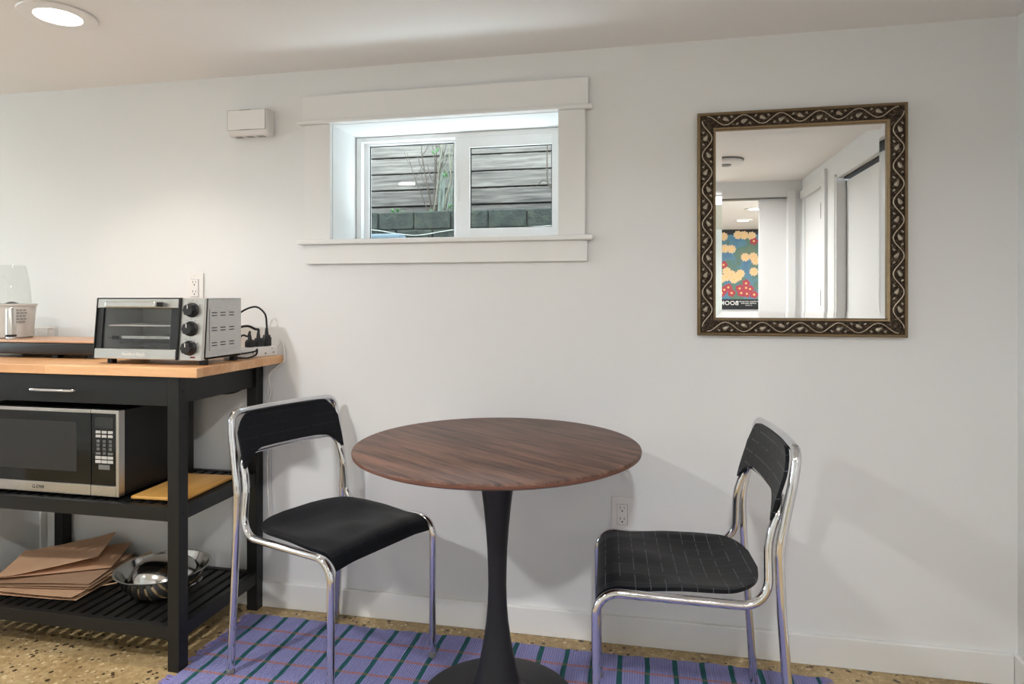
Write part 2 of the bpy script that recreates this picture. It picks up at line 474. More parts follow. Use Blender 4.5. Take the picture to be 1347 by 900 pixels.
add_box(bm, XL, GX0, YB - .12, YB, 0, CEIL + .1); add_box(bm, GX1, BX0, YB - .12, YB, 0, CEIL + .1); add_box(bm, GX0, GX1, YB - .12, YB, 0, GZ0); add_box(bm, GX0, GX1, YB - .12, YB, GZ1, CEIL + .1); add_box(bm, BX1, XR, YB - .12, YB, 0, CEIL + .1); add_box(bm, BX0, BX1, YB - .12, YB, BZ, CEIL + .1)
struct('wall_front', bm, M['wall'])
bm = NB()
for (y0, y1, z0, z1) in ((YB - .12, LY0, 0, CEIL + .1), (LY1, T, 0, CEIL + .1), (LY0, LY1, 0, LZ0), (LY0, LY1, LZ1, CEIL + .1)):
    add_box(bm, XL - .12, XL, y0, y1, z0, z1)
struct('wall_left', bm, M['wall'])
def glazing(name, horiz, a0, a1, z0, z1, c):
    w = bpy.data.objects.new(name, None); link(w); w['kind'] = 'structure'
    def bb(bm, p, q, d0, d1, u, v):
        if horiz: add_box(bm, p, q, c + d0, c + d1, u, v, .003)
        else: add_box(bm, c + d0, c + d1, p, q, u, v, .003)
    bm = NB(); m_ = (a0 + a1) / 2
    for (p, q) in ((a0 + .001, a0 + .06), (a1 - .06, a1 - .001), (m_ - .035, m_ + .035)): bb(bm, p, q, -.03, .03, z0 + .001, z1 - .001)
    bb(bm, a0 + .06, a1 - .06, -.029, .029, z0 + .001, z0 + .07); bb(bm, a0 + .06, a1 - .06, -.029, .029, z1 - .07, z1 - .001)
    obj('window_frame', bm, M['vinyl'], w)
    for (p, q) in ((a0 + .06, m_ - .035), (m_ + .035, a1 - .06)):
        bm = NB(); bb(bm, p, q, -.004, .004, z0 + .07, z1 - .07); obj('pane', bm, M['glass'], w)
    ld = bpy.data.lights.new('daylight_portal', 'AREA'); ld.shape = 'RECTANGLE'; ld.size = a1 - a0; ld.size_y = z1 - z0; ld.cycles.is_portal = True
    lo = bpy.data.objects.new('daylight_portal', ld); link(lo)
    if horiz: lo.location = ((a0 + a1) / 2, c + .062, (z0 + z1) / 2); lo.rotation_euler = (PI / 2, 0, 0)
    else: lo.location = (c + .062, (a0 + a1) / 2, (z0 + z1) / 2); lo.rotation_euler = (PI / 2, 0, -PI / 2)
glazing('fill_glazing_behind', True, GX0, GX1, GZ0, GZ1, YB - .06)  # made-up glazing, brings sky light in from behind the camera
glazing('fill_glazing_left', False, LY0, LY1, LZ0, LZ1, XL - .06)  # made-up glazing, brightens the room from the left
struct('floor', box(XL - .12, 3.2, -6.3, T, -.08, 0), M['floor'])
struct('ceiling', box(XL - .12, 3.2, -6.3, T - .002, CEIL, CEIL + .09), M['ceil'])
# far room seen in the mirror
struct('wall_far', box(-1.2, 3.2, -6.3, -6.18, 0, CEIL), M['wall'])
bm = NB(); add_box(bm, -1.32, -1.2, -6.3, YB - .12, 0, CEIL); struct('wall_far_left', bm, M['wall'])
struct('wall_far_right', box(3.08, 3.2, -6.3, YB - .12, 0, CEIL), M['wall'])
# low wall at the left end of the cart
bm = NB(); add_box(bm, -2.50, -2.385, -.75, -.002, 0, .885, .004)
struct('wall_low', bm, M['wall'])
bm = NB(); add_box(bm, -2.384, -2.368, -.75, -.020, 0, .098, .003)
struct('baseboard_left', bm, M['trim'])
struct('trim_1', box(-2.384, -2.376, -.03, -.003, .10, .88, .002), M['trim'])
# baseboards
def bboard(bm, x0, x1, y0, y1, h=.093): add_box(bm, x0, x1, y0, y1, 0, h, .003)
bm = NB(); bboard(bm, -2.367, XR - .015, -.014, 0); struct('baseboard_back', bm, M['trim'])
bm = NB(); bboard(bm, XR - .014, XR, CY1 + .06, -.0005); bboard(bm, XR - .014, XR, DY1 + .09, CY0 - .12); struct('baseboard_right', bm, M['trim'])
bm = NB(); bboard(bm, XL, BX0 - .08, YB, YB + .014); struct('baseboard_front', bm, M['trim'])
# closet in the right wall: two sliding panels in a recess, dark track line on top
t = bpy.data.objects.new('door_1', None); link(t); t['kind'] = 'structure'
ym = (CY0 + CY1) / 2
bm = NB(); add_box(bm, XR + .045, XR + .075, CY0, ym + .03, .01, CZ - .022, .002); obj('sliding_panel', bm, M['trim'], t)
bm = NB(); add_box(bm, XR + .085, XR + .115, ym - .03, CY1, .01, CZ - .022, .002); obj('sliding_panel', bm, M['trim'], t)
bm = NB(); add_box(bm, XR + .03, XR + .14, CY0 + .002, CY1 - .002, CZ - .012, CZ - .001); obj('track', bm, M['dark'], t)
bm = NB(); add_box(bm, XR - .012, XR + .04, CY0 - .012, CY0 + .008, .0, CZ, .002); obj('jamb', bm, M['trim'], t)
bm = NB(); add_box(bm, XR - .016, XR - .0005, CY0 - .11, CY0 - .016, 0, CZ + .02, .003); obj('casing', bm, M['trim'], t)
# hinged door near the far corner
t = bpy.data.objects.new('door_2', None); link(t); t['kind'] = 'structure'
bm = NB(); add_box(bm, XR + .004, XR + .044, DY0 + .003, DY1 - .004, .01, DZ - .004, .003); obj('door_leaf', bm, M['trim'], t)
for z in (1.70, 1.15, .25):
    bm = NB(); add_box(bm, XR - .006, XR + .004, DY1 - .065, DY1 - .018, z - .05, z + .05, .002); add_cyl(bm, (XR - .006, DY1 - .014, z - .05), (XR - .006, DY1 - .014, z + .05), .009, n=12)
    obj('hinge', bm, M['steel_dark'], t)
bm = NB(); add_box(bm, XR - .018, XR - .0005, DY1 - .002, DY1 + .075, 0, DZ + .09, .003); add_box(bm, XR - .018, XR - .0005, DY0 - .06, DY1 - .002, DZ - .002, DZ + .055, .003)
obj('casing', bm, M['trim'], t)
# opening in the wall behind the camera, sliding panel half across
t = bpy.data.objects.new('door_3', None); link(t); t['kind'] = 'structure'
bm = NB(); add_box(bm, .800, BX1, YB - .085, YB - .045, .008, BZ - .004, .003); obj('sliding_panel', bm, M['trim'], t)
bm = NB(); add_box(bm, BX0, BX1, YB - .10, YB - .02, BZ - .007, BZ - .0005); obj('track', bm, M['keyg'], t)
bm = NB(); add_box(bm, BX1 + .001, BX1 + .052, YB + .0005, YB + .016, 0, BZ + .045, .003); obj('casing', bm, M['trim'], t)
bm = NB(); add_box(bm, BX0 - .055, BX0 + .028, YB + .0005, YB + .016, 0, BZ + .045, .003); obj('casing', bm, M['trim'], t)

# ------------------------------------------------------------------ window
W = bpy.data.objects.new('window_1', None); link(W); W['kind'] = 'structure'
bm = NB(); add_box(bm, -1.236, -.190, -.022, -.0005, 1.797, 1.888, .0015); obj('head_casing', bm, M['trim'], W)
bm = NB(); add_box(bm, -1.250, -.175, -.034, -.0005, 1.783, 1.797, .004); obj('head_bead', bm, M['trim'], W)
bm = NB(); add_box(bm, -1.228, -1.126, -.018, -.0005, 1.361, 1.783, .0015); obj('side_casing', bm, M['trim'], W)
bm = NB(); add_box(bm, -.292, -.201, -.018, -.0005, 1.361, 1.783, .0015); obj('side_casing', bm, M['trim'], W)
bm = NB(); add_box(bm, -1.250, -.174, -.036, -.0005, 1.344, 1.3615, .004); add_box(bm, OX0 + .001, OX1 - .001, -.0005, T - .06, 1.3525, 1.3615); obj('window_sill', bm, M['trim'], W)
bm = NB(); add_box(bm, -1.224, -.194, -.018, -.0005, 1.274, 1.344, .0015); obj('apron', bm, M['trim'], W)
YF = .19
bm = NB()
fx0, fx1, fz0, fz1 = OX0 + .002, OX1 - .002, 1.3620, OZ1 - .001
add_box(bm, fx0, fx0 + .022, YF, YF + .06, fz0, fz1, .002); add_box(bm, fx1 - .022, fx1, YF, YF + .06, fz0, fz1, .002)
add_box(bm, fx0, fx1, YF + .001, YF + .059, fz1 - .018, fz1, .002); add_box(bm, fx0, fx1, YF + .001, YF + .059, fz0, fz0 + .012, .002)
obj('window_frame', bm, M['vinyl'], W)
def sash(x0, x1, z0, z1, yf, l, r_, tp, bt):
    bm = NB()
    add_box(bm, x0, x0 + l, yf, yf + .022, z0, z1, .002); add_box(bm, x1 - r_, x1, yf, yf + .022, z0, z1, .002)
    add_box(bm, x0 + l - .002, x1 - r_ + .002, yf + .0005, yf + .0215, z1 - tp, z1, .002); add_box(bm, x0 + l - .002, x1 - r_ + .002, yf + .0005, yf + .0215, z0, z0 + bt, .002)
    s_ = obj('sash', bm, M['vinyl'], W)
    bm = NB()
    gx0, gx1, gz0, gz1 = x0 + l, x1 - r_, z0 + bt, z1 - tp
    for (a, b, c, d) in ((gx0, gx0 + .003, gz0, gz1), (gx1 - .003, gx1, gz0, gz1), (gx0, gx1, gz1 - .003, gz1), (gx0, gx1, gz0, gz0 + .003)):
        add_box(bm, a, b, yf + .006, yf + .011, c, d)
    obj('gasket', bm, M['dark'], s_)
    obj('pane', box(gx0, gx1, yf + .010, yf + .014, gz0, gz1), M['glass'], s_)
    return s_
sash(fx0 + .020, -.700, fz0 + .010, fz1 - .016, YF + .030, .022, .030, .012, .006)
sash(-.716, fx1 - .018, fz0 + .008, fz1 - .012, YF + .004, .058, .032, .047, .045)
bm = NB(); add_box(bm, -.712, -.700, YF - .004, YF + .004, 1.52, 1.60, .002); obj('latch', bm, M['vinyl'], W)

ld = bpy.data.lights.new('daylight_portal', 'AREA'); ld.shape = 'RECTANGLE'; ld.size = OX1 - OX0; ld.size_y = OZ1 - OZ0; ld.cycles.is_portal = True
lo = bpy.data.objects.new('daylight_portal', ld); link(lo); lo.location = ((OX0 + OX1) / 2, T + .005, (OZ0 + OZ1) / 2); lo.rotation_euler = (PI / 2, 0, PI)

# ------------------------------------------------------------------ outdoors
tag(struct('ground_outside', box(-4.5, 3.5, T + .35, 5.0, 1.18, 1.24), M['soil']), kind='structure')
struct('added_sky_blocker', box(-4.5, 3.5, T + .002, 1.05, 2.42, 2.50, .004), M['postwood'])  # unseen overhang added to cut the sky light reaching the window
wl = thing('retaining_wall', 'mossy dark grey block retaining wall outside the window below the fence', 'wall', (0, 1.6, 1.24))
bm = NB(); rnd = random.Random(3)
for row in range(4):
    z0 = .442 - .112 * (row + 1)
    x = -4.0 + (.12 if row % 2 else 0)
    while x < 3.2:
        add_box(bm, x + .002, x + .232, rnd.uniform(-.004, .004), .22, z0 + .003, z0 + .112, .008, 2)
        x += .236
o = obj('block_courses', bm, M['block'], wl)
obj('core', box(-4.0, 3.2, .02, .20, 0, .42), M['soil'], wl)
fc = thing('fence', 'weathered grey horizontal board fence seen through the window', 'fence', (0, 1.86, 1.24))
bm = NB(); z = .3045 - .003; k = 0
while z < 1.70:
    y_ = rnd.uniform(0, .006)
    add_box(bm, -4.0, 3.2, y_, y_ + .02, z, z + .099, .003, 2)
    z += .108
obj('board', bm, M['fence'], fc)
obj('backing', box(-4.0, 3.2, .116, .130, .25, 1.72), M['fenceback'], fc)
for x in (-3.4, -2.1, -.15, 1.1, 2.4):
    obj('post', box(x, x + .09, .0265, .115, 0.0, 1.74, .004), M['postwood'], fc)
bm = NB()
pts = [(-3.2, 1.575, 1.60)]
pts = [(-2.4, 1.58, 1.60), (-1.75, 1.585, 1.58), (-1.5, 1.588, 1.545), (-1.36, 1.588, 1.535), (-1.1, 1.588, 1.566), (-.7, 1.588, 1.57), (-.2, 1.588, 1.585), (.6, 1.588, 1.59)]
add_tube(bm, catmull(pts, 6), .0035, 6)
tag(obj('string', bm, M['string'], smooth=60), 'pale string stretched along the mossy block wall outside', 'string')
st = obj('stone_slab', box(-1.95, -1.44, 1.44, 1.585, 1.24, 1.535, .02, 3), M['palebag']); tag(st, 'pale blue-grey stone slab at the lower left outside the window', 'stone')

def plant(name, label, cat, x, y, zb, stems, mat, leaves=(), lm=None, blades=0, group=None):
    p = thing(name, label, cat, (x, y, zb), 0, group)
    r_ = random.Random(hash_(name, x))
    bm = NB()
    for (dx0, dx1, h, rr) in stems:
        a = [(dx0, 0, 0)]
        for q in range(1, 6):
            f = q / 5; a.append((dx0 + (dx1 - dx0) * f + r_.uniform(-.012, .012), r_.uniform(-.02, .02), h * f))
        add_tube(bm, catmull(a, 3), [rr * (1 - .6 * i / 15) for i in range(16)], 6)
        if h > .25:
            for q in (2, 3, 4):
                b = Vector(a[q]); sd = r_.choice((-1, 1))
                add_tube(bm, catmull([b, b + Vector((sd * .03, 0, .04)), b + Vector((sd * .05, .01, .1))], 3), rr * .45, 5)
    obj('stems', bm, mat, p, 60)
    if blades:
        bm = NB()
        for i in range(blades):
            x0 = r_.uniform(-.05, .05); x1 = x0 + r_.uniform(-.05, .12); h = r_.uniform(.2, .55); w = r_.uniform(.002, .0038)
            P_ = catmull([(x0, r_.uniform(-.03, .03), 0), (x0 * .7 + x1 * .3, 0, h * .5), (x1, r_.uniform(-.04, .04), h)], 4)
            add_tube(bm, P_, [w * (1 - .85 * j / (len(P_) - 1)) for j in range(len(P_))], 5)
        o = obj('blades', bm, M['grassy'], p, 60)
    if leaves:
        bm = NB()
        for (lx, lz, s_) in leaves:
            for i in range(7):
                a = r_.uniform(0, 2 * PI); c = Vector((lx + r_.uniform(-s_, s_), r_.uniform(-.03, .0), lz + r_.uniform(-s_ * .7, s_ * .7)))
                L = s_ * r_.uniform(.5, .9); d = Vector((math.cos(a), r_.uniform(-.3, .3), math.sin(a))) * L; n = Vector((-math.sin(a), r_.uniform(-.5, .5), math.cos(a))) * L * .38
                up = Vector((0, -.004, 0))
                ring = [c - d, c - d * .3 + n, c + d * .4 + n * .8, c + d, c + d * .4 - n * .8, c - d * .3 - n]
                A = [bm.verts.new(q) for q in ring]; m_ = bm.verts.new(c + up); B_ = bm.verts.new(c - up)
                for j in range(6):
                    bm.faces.new((A[j], A[(j + 1) % 6], m_)); bm.faces.new((A[(j + 1) % 6], A[j], B_))
        obj('leaves', bm, lm or M['leafg'], p, 60)
    return p
def hash_(n, x): return int(abs(x) * 977) + len(n) * 31
plant('dry_shrub', 'bare thin-stemmed shrub with a few green leaves in front of the fence', 'plant', -1.33, 1.74, 1.66,
      [(0, -.09, .5, .006), (.0, .03, .55, .006), (.01, .10, .5, .005), (-.01, -.17, .42, .004), (.02, .0, .6, .004)], M['stemd'],
      [(.02, .42, .018), (.10, .27, .020), (.0, .03, .026)])
plant('grass_clump', 'tall clump of grey-green blades by the centre of the window view', 'plant', -1.245, 1.73, 1.66,
      [(0, .08, .55, .007), (-.05, -.02, .55, .007), (.04, .02, .6, .006), (-.08, -.0, .5, .005), (.05, .15, .48, .004)], M['stem'],
      [(.05, .06, .02)], blades=30)
plant('green_weed', 'small bright green weed on top of the mossy block wall', 'plant', -1.56, 1.71, 1.668,
      [(0, .02, .05, .003), (0, -.03, .04, .003)], M['leafg'], [(0, .022, .026), (.05, .018, .016)])
p = thing('bare_twig', 'bare forked twig hanging in front of the fence at upper right of the window', 'twig', (-.585, 1.70, 1.68))
bm = NB()
add_tube(bm, catmull([(.0, 0, 0), (.06, .01, .05), (.035, 0, .12), (.0, 0, .17), (-.005, 0, .30), (.0, 0, .52)], 5), .005, 6)
add_tube(bm, catmull([(.0, 0, .17), (-.03, 0, .185), (-.06, 0, .16)], 5), .004, 6)
add_tube(bm, catmull([(.0, 0, .17), (.04, 0, .14), (.09, 0, .135)], 5), .004, 6)
obj('branch', bm, M['stemd'], p, 60)

# ------------------------------------------------------------------ recessed lamps
LAMPS = [(-1.705, -.585, 'white recessed ceiling lamp glowing above the black cart', 9, (1, .88, .76)),
         (-1.70, -1.80, 'white recessed ceiling lamp behind the camera on the left', 86, (.975, .985, 1)),
         (-3.4, -.60, 'added unseen fill lamp in the ceiling far left near the back wall', 12, (1, .87, .74)),  # extra lamp out of view, added as fill
         (-3.4, -1.85, 'added unseen fill lamp in the ceiling far left away from the back wall', 12, (1, .96, .92)),  # second extra lamp out of view on the left, also fill
         (.10, -2.35, 'added unseen fill lamp in the ceiling behind the camera near the opening', 96, (.975, .985, 1)),  # extra lamp out of view, added to lift the right wall
         (1.0, -4.26, 'nearer ceiling lamp reflected in the mirror beyond the opening', 34, (1, .96, .9)),
         (1.02, -5.18, 'farther ceiling lamp reflected in the mirror beyond the opening', 34, (1, .96, .9))]
PW = 0.16
for (x, y, lab, pw, colr) in LAMPS:
    L = thing('ceiling_lamp', lab, 'lamp', (x, y, CEIL), 0, 'recessed ceiling lamps')
    bm = NB(); add_lathe(bm, [(.100, -.0005), (.102, -.003), (.100, -.0065), (.085, -.009), (.062, -.0075), (.060, -.004), (.060, -.0005)], 48)
    obj('trim_ring', bm, M['plast'], L, 40)
    bm = NB(); add_lathe(bm, [(0, -.0048), (.059, -.0048), (.059, -.001), (0, -.001)], 40)
    obj('lens', bm, M['lens'], L)
    ld = bpy.data.lights.new('lamp_light', 'AREA'); ld.shape = 'DISK'; ld.size = .115; ld.energy = pw * PW; ld.color = colr; ld.spread = math.radians(112 if lab.endswith('black cart') else 165)
    lo = bpy.data.objects.new('lamp_light', ld); link(lo); lo.location = (0, 0, -.0105); lo.parent = L
sd = thing('smoke_detector', 'flat white disc on the ceiling reflected in the mirror', 'smoke detector', (.47, -1.95, CEIL))
obj('housing', lathe([(0, -.030), (.085, -.030), (.098, -.022), (.10, -.010), (0, -.010)], 40), M['plast'], sd, 40)
obj('mounting_ring', lathe([(0, -.010), (.104, -.010), (.106, -.0005), (0, -.0005)], 40), M['gray'], sd, 40)
obj('sensor_ring', lathe([(.0, -.036), (.03, -.036), (.034, -.0305), (0, -.0305)], 30), M['keyg'], sd, 40)

# ------------------------------------------------------------------ mirror
MX0, MX1, MZ0, MZ1 = .161, .777, 1.029, 1.745
mr = thing('wall_mirror', 'rectangular wall mirror in an ornate dark bronze frame with gold edges', 'mirror', ((MX0 + MX1) / 2, 0, MZ0))
w2 = (MX1 - MX0) / 2; hh = MZ1 - MZ0
def ringframe(bm, prof):
    """mitred rectangular frame; prof = list of (inset from outer edge, depth towards room)"""
    cs = []
    for (i, d) in prof:
        cs.append([bm.verts.new((sx * (w2 - i), -d, (i if sz < 0 else hh - i))) for sx, sz in ((-1, -1), (1, -1), (1, 1), (-1, 1))])
    m = len(cs)
    for a in range(m):
        A, B = cs[a], cs[(a + 1) % m]
        for k in range(4):
            bm.faces.new((A[k], A[(k + 1) % 4], B[(k + 1) % 4], B[k]))
bm = NB(); ringframe(bm, [(.010, .002), (.010, .024), (.022, .030), (.040, .028), (.0485, .022), (.0485, .002)]); fr = obj('frame', bm, M['bronze'], mr, 30)
bm = NB(); ringframe(bm, [(0, .001), (0, .022), (.003, .026), (.008, .0265), (.0105, .024), (.0105, .001)]); obj('outer_edge', bm, M['gold'], mr, 50)
bm = NB(); ringframe(bm, [(.0480, .002), (.0480, .021), (.050, .0235), (.053, .0225), (.057, .018), (.057, .002)]); obj('inner_edge', bm, M['gold'], mr, 50)
# vine: a wavy raised line round the band, leaves between its waves
bm = NB(); bl = NB()
def leaf(bl, c, dirx, dirz, L=.0105, Wd=.0062, H=.0035):
    a = Vector((dirx, 0, dirz)).normalized(); b = Vector((-a.z, 0, a.x)); n = 12
    rings = []
    for k in range(4):
        f = math.cos(k / 4 * PI / 2); hgt = math.sin(k / 4 * PI / 2) * H
        rings.append([bl.verts.new(c + a * (L * f * math.cos(2 * PI * i / n) + L * .25 * math.cos(2 * PI * i / n) ** 2 * f) + b * (Wd * f * math.sin(2 * PI * i / n) * (1 - .35 * math.cos(2 * PI * i / n))) + Vector((0, -hgt, 0))) for i in range(n)])
    top = bl.verts.new(c + Vector((0, -H, 0)))
    for A, B in zip(rings[:-1], rings[1:]):
        for i in range(n): bl.faces.new((A[i], A[(i + 1) % n], B[(i + 1) % n], B[i]))
    for i in range(n): bl.faces.new((rings[-1][i], rings[-1][(i + 1) % n], top))
mid = .0292; amp = .0150
def side(p0, p1, inward, waves):
    p0 = Vector(p0); p1 = Vector(p1); L = (p1 - p0).length; u = (p1 - p0) / L; iw = Vector(inward)
    path = []
    N = waves * 14
    for i in range(N + 1):
        f = i / N; ph = f * waves * 2 * PI
        dev = amp * math.cos(ph) * -1
        path.append(p0 + u * (L * f) + iw * (dev) + Vector((0, -.0315, 0)))
    add_tube(bm, path, .0016, 8)
    for k in range(2 * waves):
        f = (k + .5) / (2 * waves) ; sgn = 1 if k % 2 else -1
        f2 = (k + .0) / (2 * waves)
        ph = k * PI
        dev = amp * math.cos(ph)
        if k == 0: continue
        c = p0 + u * (L * f2) + iw * (dev * .32) + Vector((0, -.0292, 0))
        d = (u * 1.0 + iw * (.55 * (1 if k % 2 else -1)))
        leaf(bl, c, d.x, d.z)
        for q in (-1, 1):
            c2 = c + u * (q * .019) + iw * (dev * .45)
            leaf(bl, c2, (u.x * q + iw.x), (u.z * q + iw.z), .005, .0032, .002)
a, b = w2 - mid, hh - mid
side((-a, 0, mid), (a, 0, mid), (0, 0, 1), 5); side((-a, 0, b), (a, 0, b), (0, 0, -1), 5)
side((-a, 0, mid), (-a, 0, b), (1, 0, 0), 6); side((a, 0, mid), (a, 0, b), (-1, 0, 0), 6)
obj('vine_relief', bm, M['silver'], fr, 60); obj('leaf_relief', bl, M['leafm'], fr, 50)
# glass: flat field plus bevelled border
bm = NB(); gi = .0565; bw = .0200; drop = .0010
O = [bm.verts.new((sx * (w2 - gi), -.010, (gi if sz < 0 else hh - gi))) for sx, sz in ((-1, -1), (1, -1), (1, 1), (-1, 1))]
I = [bm.verts.new((sx * (w2 - gi - bw), -.010 - drop, (gi + bw if sz < 0 else hh - gi - bw))) for sx, sz in ((-1, -1), (1, -1), (1, 1), (-1, 1))]
Bk = [bm.verts.new((sx * (w2 - gi), -.004, (gi if sz < 0 else hh - gi))) for sx, sz in ((-1, -1), (1, -1), (1, 1), (-1, 1))]
bm.faces.new(I)
for k in range(4):
    j = (k + 1) % 4; bm.faces.new((O[k], O[j], I[j], I[k])); bm.faces.new((O[k], O[j], Bk[j], Bk[k]))
bm.faces.new(Bk)
obj('mirror_glass', bm, M['mirror'], mr)

# ------------------------------------------------------------------ outlets and chime box
def outlet(x, z, lab):
    t = thing('wall_outlet', lab, 'outlet', (x, 0, z), 0, 'wall outlets')
    obj('cover_plate', box(-.036, .036, -.006, -.0005, -.058, .058, .003), M['plast'], t)
    r = obj('receptacle', box(-.0165, .0165, -.0085, -.006, -.0335, .0335, .001), M['plast'], t)
    bm = NB()
    for zc in (-.0165, .0195):
        add_box(bm, -.0075, -.0055, -.0088, -.0084, zc - .0005, zc + .0075); add_box(bm, .0055, .0075, -.0088, -.0084, zc, zc + .0065)
        add_cyl(bm, (0, -.0088, zc - .007), (0, -.0084, zc - .007), .0026, n=14)
    obj('slots', bm, M['dark'], r)
    bm = NB()
    for (a, b, c, d) in ((-.0172, -.0165, -.034, .034), (.0165, .0175, -.034, .034), (-.0172, .0175, .0335, .0342), (-.0172, .0175, -.0345, -.0335)):
        add_box(bm, a, b, -.0063, -.0059, c, d)
    obj('seam', bm, M['keyg'], r)
    for zc in (-.047, .047):
        bm = NB(); add_cyl(bm, (0, -.0068, zc), (0, -.006, zc), .0028, n=14)
        obj('screw', bm, M['ivory'], t)
outlet(-.079, .430, 'white double wall outlet low on the wall between table and right chair')
outlet(-1.694, 1.188, 'white wall outlet just above the toaster oven')

cb = thing('chime_box', 'small white plastic box mounted on the wall left of the window', 'chime box', (-1.441, 0, 1.805))
def shp(co):
    f = min(1, max(0, -co.y / .055)); return co
bm = NB()
prof = [(-.001, -.055), (-.040, -.055), (-.055, -.040), (-.055, .040), (-.001, .040)]
A = [bm.verts.new((-.081, y, z)) for y, z in prof]; B = [bm.verts.new((.081, y, z)) for y, z in prof]
bm.faces.new(A); bm.faces.new(B[::-1])
for i in range(5): bm.faces.new((A[i], A[(i + 1) % 5], B[(i + 1) % 5], B[i]))
bmesh.ops.bevel(bm, geom=list(bm.edges), offset=.002, segments=2, affect='EDGES')
cbo = obj('casing_shell', bm, M['plast'], cb)
obj('front_cover', box(-.0765, .0765, -.0568, -.055, -.036, .0365, .0008), M['plast'], cb)
bm = NB()
for (a, b, c, d) in ((-.078, -.0765, -.037, .0375), (.0765, .078, -.037, .0375), (-.078, .078, .0365, .0375), (-.078, .078, -.037, -.036)): add_box(bm, a, b, -.0557, -.0549, c, d)
obj('seam', bm, M['keyg'], cb)
bm = NB()
for i in range(6):
    for zz in (.0355, -.0365): add_box(bm, -.026 + i * .008, -.021 + i * .008, -.0572, -.0566, zz - .001, zz + .0018)
for c in (-.05, -.005, .04):
    for i in range(5): add_box(bm, c - .012 + i * .006, c - .009 + i * .006, -.035, -.012, -.0556, -.0549)
obj('vent_slots', bm, M['gray'], cb)

# ------------------------------------------------------------------ rug
RX0, RX1, RY0, RY1 = -1.398, .515, -1.55, -.083
rg = thing('rug', 'lavender woven rug with green and rust stripes under table and chairs', 'rug', (0, 0, 0))
rr = random.Random(5)
wv = [rr.uniform(-.004, .004) for _ in range(200)]
def edge(i): return wv[i % 200]
def top(u, v):
    x = RX0 + (RX1 - RX0) * u; y = RY0 + (RY1 - RY0) * v
    if v == 1: y += .004 * math.sin(x * 9) + edge(int(u * 96))
    if v == 0: y += edge(int(u * 96) + 50)
    if u == 1: x += .006 * math.sin(y * 14) + edge(int(v * 46) + 90)
    return Vector((x, y, .0055 + .0006 * math.sin(x * 17) * math.sin(y * 13)))
def bot(u, v):
    p = top(u, v); p.z = .0006; return p
bm = NB(); grid_solid(bm, top, bot, 96, 46); obj('woven_field', bm, M['rug'], rg)
bm = NB()
for sidex, dr in ((RX0 - .0, -1), (RX1, 1)):
    y = RY0 + .01
    while y < RY1 - .004:
        if not (dr < 0 and -.478 < y < -.392):
            l = rr.uniform(.014, .034); a = rr.uniform(-.012, .012)
            add_tube(bm, [(sidex - dr * .006, y, .004), (sidex + dr * l * .5, y + a * .4, .005 + rr.uniform(0, .003)), (sidex + dr * l, y + a, .0022)], [.0017, .0014, .0009], 5)
        y += rr.uniform(.003, .0055)
fo = obj('fringe', bm, M['fringe'], rg, 60); fo['kind'] = 'stuff'

# ------------------------------------------------------------------ tulip table
tb = thing('round_table', 'round walnut-topped pedestal table with black trumpet base on the rug', 'table', (-.412, -.410, 0.0065))
R = .400; zt = .7335
bm = NB()
add_lathe(bm, [(0, zt), (R - .006, zt), (R - .0015, zt - .002), (R, zt - .006)], 128, mat=0)
add_lathe(bm, [(R, zt - .006), (R - .001, zt - .013), (R - .018, zt - .021), (R - .03, zt - .022), (0, zt - .022)], 128, mat=1)
bmesh.ops.remove_doubles(bm, verts=bm.verts, dist=1e-5)
obj('tabletop', bm, [M['walnut'], M['walnut_edge']], tb, 30)
obj('pedestal', lathe([(0, zt - .024), (.075, zt - .024), (.075, zt - .030), (.058, zt - .034), (.0535, .66), (.046, .612), (.039, .56), (.033, .50), (.0285, .44), (.0262, .38), (.0255, .335), (.0275, .28), (.031, .235), (.038, .185), (.0465, .14), (.056, .095), (.067, .055), (.080, .032), (.10, .022), (0, .022)], 64), M['blackmetal'], tb, 40)
obj('base_plate', lathe([(0, .0005), (.222, .0005), (.225, .004), (.222, .009), (.19, .0135), (.12, .018), (.088, .0225), (0, .0225)], 96), M['blackmetal'], tb, 40)
obj('top_flange', box(-.10, .10, -.10, .10, zt - .0275, zt - .0225, .002), M['blackmetal'], tb)

